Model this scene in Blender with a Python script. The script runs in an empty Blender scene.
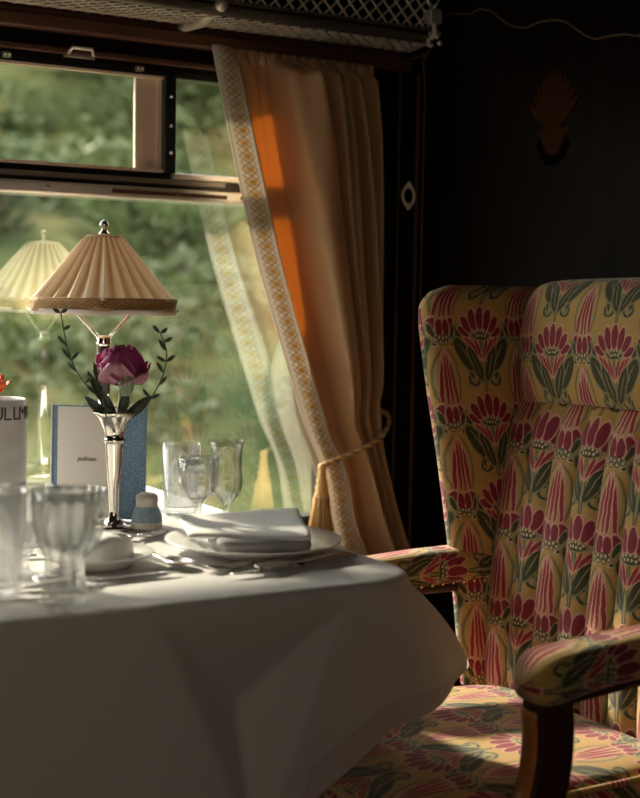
import bpy, math, random
from mathutils import Vector, Matrix
random.seed(7)
D = bpy.data; S = bpy.context.scene; COL = S.collection
R = math.radians; PI = math.pi

# ------------------------------------------------------------------ camera
FPX = 1333.0; PITCH = R(4.03); ROLL = 0.015; YAW = R(60)
cam_d = D.cameras.new('camera'); cam = D.objects.new('camera', cam_d); COL.objects.link(cam)
fw = Vector((math.cos(YAW)*math.cos(PITCH), math.sin(YAW)*math.cos(PITCH), -math.sin(PITCH)))
r0 = Vector((math.sin(YAW), -math.cos(YAW), 0)); u0 = r0.cross(fw)
rt = r0*math.cos(ROLL)+u0*math.sin(ROLL); up = -r0*math.sin(ROLL)+u0*math.cos(ROLL)
m = Matrix.Identity(4)
for i in range(3):
    m[i][0] = rt[i]; m[i][1] = up[i]; m[i][2] = -fw[i]
m[0][3], m[1][3], m[2][3] = 0.0, -2.42, 1.11
cam.matrix_world = m
cam_d.sensor_fit = 'VERTICAL'; cam_d.sensor_height = 30.0; cam_d.lens = FPX*30.0/798
cam_d.clip_start = 0.05; cam_d.clip_end = 200
cam_d.dof.use_dof = True; cam_d.dof.focus_distance = 2.17; cam_d.dof.aperture_fstop = 2.8
S.camera = cam

# ------------------------------------------------------------------ light
w = D.worlds.new('sky'); S.world = w; w.use_nodes = True
bg = w.node_tree.nodes['Background']
bg.inputs['Color'].default_value = (0.93, 0.92, 0.90, 1); bg.inputs['Strength'].default_value = 4.2
SUN_DIR = Vector((0.19, -0.78, -0.47)).normalized()
sd = D.lights.new('sun', 'SUN'); so = D.objects.new('sun', sd); COL.objects.link(so)
sd.energy = 5.6; sd.angle = R(3.0); sd.color = (1.0, 0.87, 0.68)
so.rotation_euler = SUN_DIR.to_track_quat('-Z', 'Y').to_euler()
def portal(name, loc, rot, sx, sy):
    l = D.lights.new(name, 'AREA'); l.shape = 'RECTANGLE'; l.size = sx; l.size_y = sy
    l.cycles.is_portal = True
    o = D.objects.new(name, l); o.location = loc; o.rotation_euler = rot; COL.objects.link(o)
portal('window_portal', (0.5, 0.06, 1.12), (R(-90), 0, 0), 2.0, 0.95)
portal('aisle_window_portal', (-0.15, -2.95, 1.2), (R(90), 0, 0), 1.1, 1.0)
S.view_settings.view_transform = 'Standard'; S.view_settings.look = 'None'
S.view_settings.exposure = 1.2; S.view_settings.gamma = 1.0; S.view_settings.use_curve_mapping = False

# ------------------------------------------------------------------ materials
def newmat(name):
    mt = D.materials.new(name); mt.use_nodes = True
    return mt, mt.node_tree, mt.node_tree.nodes['Principled BSDF']
def mat(name, col, rough=0.5, metal=0.0, var=0.12, scale=20, bump=0.0, bscale=None, stretch=(1, 1, 1), trans=0.0,
        transl=0.0, sheen=0.0, spec=0.5, coat=0.0, coords='Object'):
    """procedural material: colour broken up by noise, optional bump"""
    mt, nt, b = newmat(name); N = nt.nodes; L = nt.links
    tc = N.new('ShaderNodeTexCoord'); mp = N.new('ShaderNodeMapping'); mp.inputs['Scale'].default_value = stretch
    L.new(tc.outputs[coords], mp.inputs['Vector'])
    nz = N.new('ShaderNodeTexNoise'); nz.inputs['Scale'].default_value = scale; nz.inputs['Detail'].default_value = 4
    L.new(mp.outputs[0], nz.inputs['Vector'])
    cr = N.new('ShaderNodeMix'); cr.data_type = 'RGBA'
    cr.inputs[6].default_value = tuple(max(0, c*(1-var)) for c in col)+(1,)
    cr.inputs[7].default_value = tuple(min(1, c*(1+var)) for c in col)+(1,)
    L.new(nz.outputs['Fac'], cr.inputs[0]); L.new(cr.outputs[2], b.inputs['Base Color'])
    b.inputs['Roughness'].default_value = rough; b.inputs['Metallic'].default_value = metal
    b.inputs['Transmission Weight'].default_value = trans; b.inputs['Specular IOR Level'].default_value = spec
    b.inputs['Sheen Weight'].default_value = sheen; b.inputs['Coat Weight'].default_value = coat
    if bump:
        n2 = N.new('ShaderNodeTexNoise'); n2.inputs['Scale'].default_value = bscale or scale*4
        L.new(mp.outputs[0], n2.inputs['Vector'])
        bp = N.new('ShaderNodeBump'); bp.inputs['Strength'].default_value = bump; bp.inputs['Distance'].default_value = 0.002
        L.new(n2.outputs['Fac'], bp.inputs['Height']); L.new(bp.outputs[0], b.inputs['Normal'])
    if transl:
        tr = N.new('ShaderNodeBsdfTranslucent'); L.new(cr.outputs[2], tr.inputs['Color'])
        mx = N.new('ShaderNodeMixShader'); mx.inputs[0].default_value = transl
        L.new(b.outputs[0], mx.inputs[1]); L.new(tr.outputs[0], mx.inputs[2])
        L.new(mx.outputs[0], N['Material Output'].inputs['Surface'])
    return mt

# --- small node-expression helper for woven patterns
class NX:
    def __init__(s, nt): s.nt = nt
    def m(s, op, a, b=None, c=None, clamp=False):
        n = s.nt.nodes.new('ShaderNodeMath'); n.operation = op; n.use_clamp = clamp
        for i, v in enumerate((a, b, c)):
            if v is None: continue
            if isinstance(v, (int, float)): n.inputs[i].default_value = v
            else: s.nt.links.new(v, n.inputs[i])
        return n.outputs[0]
    def comb(s, x, y):
        n = s.nt.nodes.new('ShaderNodeCombineXYZ')
        for i, v in enumerate((x, y)):
            if isinstance(v, (int, float)): n.inputs[i].default_value = v
            else: s.nt.links.new(v, n.inputs[i])
        return n.outputs[0]
    def mix(s, f, a, b):
        n = s.nt.nodes.new('ShaderNodeMix'); n.data_type = 'RGBA'
        if isinstance(f, (int, float)): n.inputs[0].default_value = f
        else: s.nt.links.new(f, n.inputs[0])
        for i, v in ((6, a), (7, b)):
            if isinstance(v, tuple): n.inputs[i].default_value = v+(1,)
            else: s.nt.links.new(v, n.inputs[i])
        return n.outputs[2]
    def step(s, d, r, soft):      # 1 inside d<r
        n = s.nt.nodes.new('ShaderNodeMapRange'); n.inputs['From Min'].default_value = r-soft; n.inputs['From Max'].default_value = r+soft
        n.inputs['To Min'].default_value = 1; n.inputs['To Max'].default_value = 0
        s.nt.links.new(d, n.inputs['Value']); return n.outputs[0]
    def ell(s, vec, cx, cy, rx, ry, ang):
        n = s.nt.nodes.new('ShaderNodeMapping'); n.vector_type = 'TEXTURE'
        n.inputs['Location'].default_value = (cx, cy, 0); n.inputs['Rotation'].default_value = (0, 0, R(ang)); n.inputs['Scale'].default_value = (rx, ry, 1)
        s.nt.links.new(vec, n.inputs['Vector'])
        l = s.nt.nodes.new('ShaderNodeVectorMath'); l.operation = 'LENGTH'; s.nt.links.new(n.outputs[0], l.inputs[0])
        return l.outputs['Value']

def thin_glass(name, tint=(0.97, 0.985, 0.97), refl=0.12, rough=0.0):
    mt, nt, b = newmat(name); N = nt.nodes; L = nt.links; N.remove(b)
    t = N.new('ShaderNodeBsdfTransparent'); t.inputs[0].default_value = tint+(1,)
    g = N.new('ShaderNodeBsdfGlossy'); g.inputs['Roughness'].default_value = rough
    geo = N.new('ShaderNodeNewGeometry'); dp = N.new('ShaderNodeVectorMath'); dp.operation = 'DOT_PRODUCT'
    L.new(geo.outputs['Incoming'], dp.inputs[0]); L.new(geo.outputs['Normal'], dp.inputs[1])
    X = NX(nt); q = X.m('SUBTRACT', 1.0, X.m('ABSOLUTE', dp.outputs['Value']), clamp=True)
    mr = N.new('ShaderNodeMath'); mr.operation = 'MULTIPLY_ADD'; mr.inputs[1].default_value = 0.9; mr.inputs[2].default_value = refl
    mr.use_clamp = True
    L.new(X.m('POWER', q, 5.0), mr.inputs[0])
    mx = N.new('ShaderNodeMixShader'); L.new(mr.outputs[0], mx.inputs[0])
    L.new(t.outputs[0], mx.inputs[1]); L.new(g.outputs[0], mx.inputs[2])
    L.new(mx.outputs[0], N['Material Output'].inputs['Surface'])
    return mt
def crystal(name):
    """cut table glass: clear walls with bright reflective edges and facets"""
    mt, nt, b = newmat(name); N = nt.nodes; L = nt.links; N.remove(b)
    t = N.new('ShaderNodeBsdfTransparent'); t.inputs[0].default_value = (0.985, 0.99, 0.985, 1)
    g = N.new('ShaderNodeBsdfGlossy'); g.inputs['Roughness'].default_value = 0.03
    r = N.new('ShaderNodeBsdfRefraction'); r.inputs['IOR'].default_value = 1.45; r.inputs['Roughness'].default_value = 0.0
    geo = N.new('ShaderNodeNewGeometry'); dp = N.new('ShaderNodeVectorMath'); dp.operation = 'DOT_PRODUCT'
    L.new(geo.outputs['Incoming'], dp.inputs[0]); L.new(geo.outputs['Normal'], dp.inputs[1])
    X = NX(nt); q = X.m('SUBTRACT', 1.0, X.m('ABSOLUTE', dp.outputs['Value']), clamp=True)
    f = X.m('MULTIPLY_ADD', X.m('POWER', q, 2.8), 0.8, 0.06, clamp=True)
    m1 = N.new('ShaderNodeMixShader'); m1.inputs[0].default_value = 0.3; L.new(t.outputs[0], m1.inputs[1]); L.new(r.outputs[0], m1.inputs[2])
    mx = N.new('ShaderNodeMixShader'); L.new(f, mx.inputs[0]); L.new(m1.outputs[0], mx.inputs[1]); L.new(g.outputs[0], mx.inputs[2])
    L.new(mx.outputs[0], N['Material Output'].inputs['Surface'])
    return mt

M = {}
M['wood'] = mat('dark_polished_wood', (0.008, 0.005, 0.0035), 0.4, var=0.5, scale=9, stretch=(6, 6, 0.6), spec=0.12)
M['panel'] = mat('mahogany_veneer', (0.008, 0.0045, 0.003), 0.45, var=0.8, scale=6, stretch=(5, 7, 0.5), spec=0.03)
M['wood_red'] = mat('reddish_wood_moulding', (0.085, 0.032, 0.016), 0.5, var=0.4, scale=14, stretch=(1, 6, 6))
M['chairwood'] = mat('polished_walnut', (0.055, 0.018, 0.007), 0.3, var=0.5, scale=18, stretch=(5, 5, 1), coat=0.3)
M['chairwood_lit'] = mat('honey_walnut', (0.50, 0.19, 0.05), 0.32, var=0.3, scale=18, stretch=(5, 5, 1), coat=0.3)  # brighter walnut copy, lit look put into the colour
M['inlay'] = mat('inlay_stringing', (0.10, 0.05, 0.02), 0.4, var=0.2)
M['inlay_dim'] = mat('inlay_stringing_dark', (0.095, 0.05, 0.025), 0.5, var=0.2)
M['marq'] = mat('marquetry_fruitwood', (0.038, 0.013, 0.004), 0.9, spec=0.05, var=0.5, scale=40, stretch=(1, 1, 4))
M['marq_dark'] = mat('marquetry_ebony', (0.004, 0.003, 0.002), 1.0, spec=0.0, var=0.3)
M['ivory'] = mat('bone_escutcheon', (0.85, 0.78, 0.55), 0.45, var=0.15, scale=60)
M['black'] = mat('black_painted_metal', (0.008, 0.008, 0.009), 0.35, var=0.3, scale=30)
M['chrome'] = mat('worn_chrome', (0.80, 0.75, 0.70), 0.4, 0.75, var=0.25, scale=12, stretch=(1, 8, 8))
M['chrome_dark'] = mat('tarnished_rail', (0.27, 0.24, 0.19), 0.45, 0.6, var=0.35, scale=12)
M['brass'] = mat('aged_brass_net', (0.62, 0.54, 0.44), 0.5, 0.6, var=0.35, scale=30)
M['silver'] = mat('polished_silver', (0.86, 0.80, 0.74), 0.13, 1.0, var=0.06, scale=25)
M['steel'] = mat('cutlery_silver', (0.80, 0.77, 0.73), 0.2, 1.0, var=0.08, scale=25)
M['tan'] = mat('tan_sash_stile', (0.72, 0.55, 0.43), 0.5, var=0.12, scale=8)
M['tinted'] = thin_glass('tinted_window_glass', tint=(0.70, 0.64, 0.57), refl=0.10)
M['pane'] = thin_glass('window_glass', refl=0.19)
M['dusty'] = thin_glass('dusty_window_glass', tint=(0.90, 0.92, 0.88), refl=0.05)
M['crystal'] = crystal('cut_crystal')
M['porcelain'] = mat('white_porcelain', (0.78, 0.77, 0.74), 0.18, var=0.02, scale=6, coat=0.4)
M['napkin'] = mat('white_linen_napkin', (0.86, 0.85, 0.82), 0.85, var=0.04, scale=60, bump=0.25, bscale=500)
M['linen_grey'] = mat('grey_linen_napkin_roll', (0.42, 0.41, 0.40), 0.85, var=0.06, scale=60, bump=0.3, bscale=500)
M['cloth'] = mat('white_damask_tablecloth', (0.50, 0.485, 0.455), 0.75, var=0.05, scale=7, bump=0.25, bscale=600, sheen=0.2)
M['shade'] = mat('pleated_silk_shade', (0.82, 0.66, 0.48), 0.7, var=0.10, scale=30, stretch=(1, 1, 0.3), transl=0.45)
M['lining'] = mat('shade_lining', (0.8, 0.72, 0.66), 0.8, var=0.04, transl=0.3)
M['shadeband'] = None
M['paper'] = mat('cream_card', (0.80, 0.76, 0.70), 0.7, var=0.03, scale=6)
M['tinpaper'] = mat('marbled_grey_paper', (0.76, 0.74, 0.74), 0.3, var=0.45, scale=12, stretch=(1, 1, 2.5))
M['ink'] = mat('dark_ink', (0.05, 0.05, 0.06), 0.6, var=0.1)
M['petal'] = mat('peony_petal', (0.52, 0.09, 0.27), 0.6, var=0.4, scale=28, transl=0.3)
M['petal_pale'] = mat('peony_outer_petal', (0.60, 0.28, 0.36), 0.6, var=0.25, scale=28, transl=0.3)
M['sepal'] = mat('pale_green_sepal', (0.42, 0.48, 0.33), 0.6, var=0.2, scale=40, transl=0.2)
M['darkleaf'] = mat('dark_glossy_leaf', (0.018, 0.035, 0.014), 0.35, var=0.4, scale=60)
M['sprig'] = mat('sprig_leaf', (0.085, 0.11, 0.045), 0.5, var=0.4, scale=60, transl=0.2)
M['orange'] = mat('orange_petal', (0.75, 0.13, 0.02), 0.6, var=0.3, scale=30, transl=0.3)
M['blueband'] = mat('blue_glaze', (0.32, 0.45, 0.56), 0.35, var=0.35, scale=220)
M['saltglaze'] = mat('speckled_glaze', (0.74, 0.69, 0.62), 0.3, var=0.2, scale=200)
M['goldfringe'] = mat('gold_silk_cord', (0.80, 0.47, 0.16), 0.55, var=0.3, scale=90, stretch=(3, 3, 0.6), sheen=0.3, transl=0.12)
M['cordbrown'] = mat('bronze_silk_cord', (0.38, 0.21, 0.08), 0.55, var=0.45, scale=120, sheen=0.3)
M['lining_cloth'] = mat('blackout_curtain_lining', (0.42, 0.36, 0.28), 0.9, var=0.05)  # for the added layer that stops sun behind the curtain
M['grass'] = None
M['carpet'] = mat('dark_carpet', (0.11, 0.055, 0.035), 0.95, var=0.5, scale=60, bump=0.4)
M['ceiling'] = mat('cream_ceiling', (0.06, 0.05, 0.038), 0.7, var=0.06)
M['bark'] = mat('bark', (0.07, 0.05, 0.035), 0.9, var=0.4, scale=10)
M['leaf_a'] = mat('mid_green_leaves', (0.0680, 0.0925, 0.0261), 0.6, var=0.55, scale=0.9, transl=0.35)
M['leaf_b'] = mat('dark_green_leaves', (0.0416, 0.0607, 0.0203), 0.6, var=0.55, scale=0.8, transl=0.3)
M['leaf_c'] = mat('pale_green_leaves', (0.1160, 0.1295, 0.0406), 0.6, var=0.5, scale=1.0, transl=0.35)
M['leaf_d'] = mat('bramble_leaves', (0.062, 0.080, 0.026), 0.6, var=0.75, scale=0.7, transl=0.35)
M['goldstud'] = mat('gilt_nails', (0.85, 0.6, 0.25), 0.25, 1.0, var=0.1)

def grass_mat():
    mt, nt, b = newmat('grass_bank_ground'); N = nt.nodes; L = nt.links
    tc = N.new('ShaderNodeTexCoord')
    n1 = N.new('ShaderNodeTexNoise'); n1.inputs['Scale'].default_value = 0.45; n1.inputs['Detail'].default_value = 6
    L.new(tc.outputs['Object'], n1.inputs['Vector'])
    cr = N.new('ShaderNodeValToRGB'); e = cr.color_ramp.elements
    e[0].position = 0.30; e[0].color = (0.0178, 0.0283, 0.0090, 1); e[1].position = 0.75; e[1].color = (0.1220, 0.0895, 0.0491, 1)
    x = e.new(0.48); x.color = (0.0508, 0.0589, 0.0205, 1); x = e.new(0.6); x.color = (0.0915, 0.0872, 0.0348, 1)
    n2 = N.new('ShaderNodeTexNoise'); n2.inputs['Scale'].default_value = 5; n2.inputs['Detail'].default_value = 5
    L.new(tc.outputs['Object'], n2.inputs['Vector'])
    mm = N.new('ShaderNodeMix'); mm.data_type = 'RGBA'; mm.blend_type = 'OVERLAY'; mm.inputs[0].default_value = 0.6
    L.new(n1.outputs['Fac'], cr.inputs[0]); L.new(cr.outputs[0], mm.inputs[6]); L.new(n2.outputs['Fac'], mm.inputs[7])
    L.new(mm.outputs[2], b.inputs['Base Color']); b.inputs['Roughness'].default_value = 0.95
    b.inputs['Specular IOR Level'].default_value = 0.1
    return mt
M['grass'] = grass_mat()

def upholstery():
    mt, nt, b = newmat('artichoke_flower_upholstery'); N = nt.nodes; L = nt.links; X = NX(nt)
    uv = N.new('ShaderNodeUVMap'); uv.uv_map = 'UVMap'
    # slight weave waviness
    sep = N.new('ShaderNodeSeparateXYZ'); L.new(uv.outputs[0], sep.inputs[0])
    nz = N.new('ShaderNodeTexNoise'); nz.inputs['Scale'].default_value = 9; L.new(uv.outputs[0], nz.inputs['Vector'])
    wob = X.m('MULTIPLY_ADD', nz.outputs['Fac'], 0.03, -0.015)
    u = X.m('ADD', sep.outputs[0], wob); v = X.m('ADD', sep.outputs[1], wob)
    cu = X.m('SUBTRACT', X.m('FRACT', X.m('ADD', u, 0.5)), 0.5)
    au = X.m('ABSOLUTE', cu)                                   # 0 flower axis .. 0.5 bud axis
    fv = X.m('FRACT', v); fv2 = X.m('FRACT', X.m('ADD', v, 0.5))
    bu = X.m('SUBTRACT', 0.5, au)
    PA = X.comb(au, fv); PB = X.comb(bu, fv2)
    # ground: golden satin, strongly broken
    n2 = N.new('ShaderNodeTexNoise'); n2.inputs['Scale'].default_value = 2.2; n2.inputs['Detail'].default_value = 5; L.new(uv.outputs[0], n2.inputs['Vector'])
    col = X.mix(n2.outputs['Fac'], (0.46, 0.26, 0.06), (0.56, 0.37, 0.13))
    RED = (0.33, 0.028, 0.045); RED2 = (0.25, 0.018, 0.042); PINK = (0.66, 0.36, 0.25); OL = (0.055, 0.055, 0.026); OL2 = (0.30, 0.27, 0.12); CR = (0.56, 0.46, 0.27); DK = (0.06, 0.045, 0.02)
    sf = 0.07
    def shape(P, cx, cy, rx, ry, ang, fill, outline=None, ow=0.3):
        nonlocal col
        d = X.ell(P, cx, cy, rx, ry, ang)
        if outline: col = X.mix(X.step(d, 1+ow, sf), col, outline)
        col = X.mix(X.step(d, 1, sf), col, fill)
    # bud strip (B)
    shape(PB, 0.0, 0.62, 0.150, 0.35, 0, OL2, DK, 0.06)
    shape(PB, 0.0, 0.62, 0.138, 0.335, 0, (0.50, 0.33, 0.12))
    for cx, cy, rx, ry, a in ((0.022, 0.63, 0.017, 0.31, 1), (0.078, 0.58, 0.019, 0.27, 5)):
        shape(PB, cx, cy, rx, ry, a, RED, PINK, 0.45)
    for cx, cy, rx, ry, a in ((0.122, 0.27, 0.042, 0.085, 18), (0.042, 0.235, 0.040, 0.10, 2)):
        shape(PB, cx, cy, rx, ry, a, RED2, PINK, 0.30)
    shape(PB, 0.0, 0.115, 0.075, 0.04, 0, OL2, DK, 0.2)
    for cx, cy in ((0.0, 0.12), (0.045, 0.13), (0.085, 0.10), (0.03, 0.07)):
        shape(PB, cx, cy, 0.016, 0.020, 0, CR, OL, 0.5)
    shape(PB, 0.12, 0.055, 0.04, 0.018, 30, OL, CR, 0.6)
    # leaves of the flower (A)
    def ring(P, cx, cy, r0_, th, c):
        nonlocal col
        d = X.ell(P, cx, cy, 1, 1, 0)
        e = X.m('ABSOLUTE', X.m('SUBTRACT', d, r0_)); col = X.mix(X.step(e, th, 0.006), col, c)
    ring(PA, 0.145, 0.145, 0.066, 0.022, OL2); ring(PA, 0.145, 0.145, 0.066, 0.014, OL)
    shape(PA, 0.150, 0.150, 0.018, 0.018, 0, OL)
    shape(PA, 0.375, 0.70, 0.020, 0.075, 14, OL, OL2, 0.4)
    shape(PA, 0.185, 0.27, 0.024, 0.13, -12, OL, OL2, 0.5)
    shape(PA, 0.30, 0.60, 0.030, 0.15, -6, OL, OL2, 0.4)
    shape(PA, 0.240, 0.43, 0.082, 0.21, -30, OL, OL2, 0.16)
    shape(PA, 0.10, 0.33, 0.056, 0.21, -20, OL, OL2, 0.22)
    shape(PA, 0.22, 0.43, 0.008, 0.15, -32, OL2)
    shape(PA, 0.10, 0.33, 0.007, 0.15, -20, OL2)
    shape(PA, 0.0, 0.30, 0.014, 0.32, 0, OL2, OL, 0.6)
    # sepals and petals
    for cx, cy, rx, ry, a in ((0.15, 0.545, 0.020, 0.11, -42), (0.10, 0.51, 0.020, 0.12, -32), (0.05, 0.50, 0.018, 0.12, -18)):
        shape(PA, cx, cy, rx, ry, a, RED, PINK, 0.38)
    for cx, cy, rx, ry, a in ((0.225, 0.69, 0.042, 0.085, -56), (0.185, 0.775, 0.046, 0.105, -32), (0.100, 0.83, 0.048, 0.125, -13), (0.0, 0.85, 0.050, 0.135, 0)):
        shape(PA, cx, cy, rx, ry, a, RED2, PINK, 0.22)
    shape(PA, 0.0, 0.655, 0.11, 0.05, 0, OL, OL2, 0.25)
    for cx, cy in ((0.0, 0.70), (0.045, 0.695), (0.085, 0.675), (0.02, 0.65), (0.06, 0.645)):
        shape(PA, cx, cy, 0.014, 0.018, 0, CR)
    L.new(col, b.inputs['Base Color']); b.inputs['Roughness'].default_value = 0.75; b.inputs['Sheen Weight'].default_value = 0.25
    b.inputs['Specular IOR Level'].default_value = 0.25
    wv = N.new('ShaderNodeTexNoise'); wv.inputs['Scale'].default_value = 60; L.new(uv.outputs[0], wv.inputs['Vector'])
    bp = N.new('ShaderNodeBump'); bp.inputs['Strength'].default_value = 0.35; bp.inputs['Distance'].default_value = 0.002
    L.new(wv.outputs['Fac'], bp.inputs['Height']); L.new(bp.outputs[0], b.inputs['Normal'])
    return mt
M['uph'] = upholstery()

def trim_mat(name, ground, gold, brown, cell=1.0, transl=0.15):
    """woven galloon: lattice of diamonds down the middle, plain borders. uv.x 0..1 across, uv.y in band widths"""
    mt, nt, b = newmat(name); N = nt.nodes; L = nt.links; X = NX(nt)
    uv = N.new('ShaderNodeUVMap'); uv.uv_map = 'UVMap'; sep = N.new('ShaderNodeSeparateXYZ'); L.new(uv.outputs[0], sep.inputs[0])
    u = sep.outputs[0]; v = X.m('MULTIPLY', sep.outputs[1], 1.0/cell)
    c = X.m('ABSOLUTE', X.m('SUBTRACT', u, 0.5))
    fv = X.m('ABSOLUTE', X.m('SUBTRACT', X.m('FRACT', v), 0.5))
    # diamonds: |c|*a + |fv| lines
    d1 = X.m('ADD', X.m('MULTIPLY', c, 1.6), fv)
    l1 = X.m('ABSOLUTE', X.m('SUBTRACT', d1, 0.5))
    fvh = X.m('ABSOLUTE', X.m('SUBTRACT', X.m('FRACT', X.m('ADD', v, 0.5)), 0.5))
    d2 = X.m('ADD', X.m('MULTIPLY', c, 1.6), fvh)
    l2 = X.m('ABSOLUTE', X.m('SUBTRACT', d2, 0.5))
    inner = X.step(c, 0.30, 0.01)
    col = X.mix(X.m('MULTIPLY', X.step(d1, 0.22, 0.03), 1.0), ground, gold)
    line = X.m('MULTIPLY', X.m('MAXIMUM', X.step(l1, 0.055, 0.02), X.step(l2, 0.04, 0.02)), inner)
    col = X.mix(line, col, brown)
    l3 = X.step(X.m('ABSOLUTE', X.m('SUBTRACT', d1, 0.30)), 0.035, 0.015)
    col = X.mix(l3, col, gold)
    edge = X.step(X.m('ABSOLUTE', X.m('SUBTRACT', c, 0.45)), 0.012, 0.006)
    col = X.mix(edge, col, brown)
    L.new(col, b.inputs['Base Color']); b.inputs['Roughness'].default_value = 0.8
    tr = N.new('ShaderNodeBsdfTranslucent'); L.new(col, tr.inputs['Color']); mx = N.new('ShaderNodeMixShader'); mx.inputs[0].default_value = transl
    L.new(b.outputs[0], mx.inputs[1]); L.new(tr.outputs[0], mx.inputs[2]); L.new(mx.outputs[0], N['Material Output'].inputs['Surface'])
    return mt
M['trim'] = trim_mat('curtain_galloon', (0.76, 0.70, 0.62), (0.64, 0.42, 0.13), (0.42, 0.30, 0.18), cell=0.5, transl=0.35)
M['shadeband'] = trim_mat('shade_braid', (0.55, 0.36, 0.17), (0.42, 0.24, 0.07), (0.22, 0.11, 0.04), cell=0.9, transl=0.15)

def satin(name, col, transl):
    mt, nt, b = newmat(name); N = nt.nodes; L = nt.links
    tc = N.new('ShaderNodeTexCoord'); mp = N.new('ShaderNodeMapping'); mp.inputs['Scale'].default_value = (3, 3, 90)
    L.new(tc.outputs['Object'], mp.inputs['Vector'])
    nz = N.new('ShaderNodeTexNoise'); nz.inputs['Scale'].default_value = 6; L.new(mp.outputs[0], nz.inputs['Vector'])
    mx0 = N.new('ShaderNodeMix'); mx0.data_type = 'RGBA'; mx0.inputs[6].default_value = tuple(c*0.85 for c in col)+(1,); mx0.inputs[7].default_value = tuple(min(1, c*1.12) for c in col)+(1,)
    L.new(nz.outputs['Fac'], mx0.inputs[0]); L.new(mx0.outputs[2], b.inputs['Base Color'])
    b.inputs['Roughness'].default_value = 0.36; b.inputs['Sheen Weight'].default_value = 0.15; b.inputs['Specular IOR Level'].default_value = 0.35
    tr = N.new('ShaderNodeBsdfTranslucent'); tr.inputs['Color'].default_value = (0.95, 0.46, 0.12, 1)
    mx = N.new('ShaderNodeMixShader'); mx.inputs[0].default_value = transl
    L.new(b.outputs[0], mx.inputs[1]); L.new(tr.outputs[0], mx.inputs[2]); L.new(mx.outputs[0], N['Material Output'].inputs['Surface'])
    return mt
M['satin'] = satin('gold_brown_curtain_satin', (0.57, 0.375, 0.195), 0.28)

def shade_silk():
    mt, nt, b = newmat('pleated_silk'); N = nt.nodes; L = nt.links; X = NX(nt)
    uv = N.new('ShaderNodeUVMap'); uv.uv_map = 'UVMap'; sep = N.new('ShaderNodeSeparateXYZ'); L.new(uv.outputs[0], sep.inputs[0])
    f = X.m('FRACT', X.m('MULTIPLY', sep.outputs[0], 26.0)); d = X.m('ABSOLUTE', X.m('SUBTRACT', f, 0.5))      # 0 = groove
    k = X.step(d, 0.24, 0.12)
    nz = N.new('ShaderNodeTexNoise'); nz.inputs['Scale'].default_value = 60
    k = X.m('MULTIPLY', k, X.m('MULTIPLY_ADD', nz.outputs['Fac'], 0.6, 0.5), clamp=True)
    col = X.mix(k, (0.84, 0.70, 0.54), (0.50, 0.27, 0.11))  # tan grooves: weaker light through doubled pleats, painted into the colour
    L.new(col, b.inputs['Base Color']); b.inputs['Roughness'].default_value = 0.6; b.inputs['Sheen Weight'].default_value = 0.2
    tr = N.new('ShaderNodeBsdfTranslucent'); L.new(col, tr.inputs['Color']); mx = N.new('ShaderNodeMixShader'); mx.inputs[0].default_value = 0.42
    L.new(b.outputs[0], mx.inputs[1]); L.new(tr.outputs[0], mx.inputs[2]); L.new(mx.outputs[0], N['Material Output'].inputs['Surface'])
    return mt
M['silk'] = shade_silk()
def menu_blue():
    mt, nt, b = newmat('blue_patterned_cover'); N = nt.nodes; L = nt.links
    tc = N.new('ShaderNodeTexCoord'); v = N.new('ShaderNodeTexVoronoi'); v.feature = 'DISTANCE_TO_EDGE'; v.inputs['Scale'].default_value = 210
    L.new(tc.outputs['Object'], v.inputs['Vector'])
    cr = N.new('ShaderNodeValToRGB'); e = cr.color_ramp.elements; e[0].position = 0.06; e[0].color = (0.12, 0.21, 0.32, 1); e[1].position = 0.22; e[1].color = (0.22, 0.36, 0.50, 1)
    L.new(v.outputs['Distance'], cr.inputs[0]); L.new(cr.outputs[0], b.inputs['Base Color']); b.inputs['Roughness'].default_value = 0.5
    return mt
M['blue'] = menu_blue()

# ------------------------------------------------------------------ mesh helpers
def worg(o):
    return o.get('_org') and Vector(o['_org']) or Vector((0, 0, 0))
def tag(o, label=None, cat=None, group=None, kind=None):
    if label: o['label'] = label
    if cat: o['category'] = cat
    if group: o['group'] = group
    if kind: o['kind'] = kind
    return o
ORG = {}
def thing(name, label, cat, loc=(0, 0, 0), rz=0.0, group=None):
    o = D.objects.new(name, None); COL.objects.link(o); o.empty_display_size = 0.02
    o.location = loc; o.rotation_euler = (0, 0, rz); ORG[o.name] = Vector(loc)
    return tag(o, label, cat, group)

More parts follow.
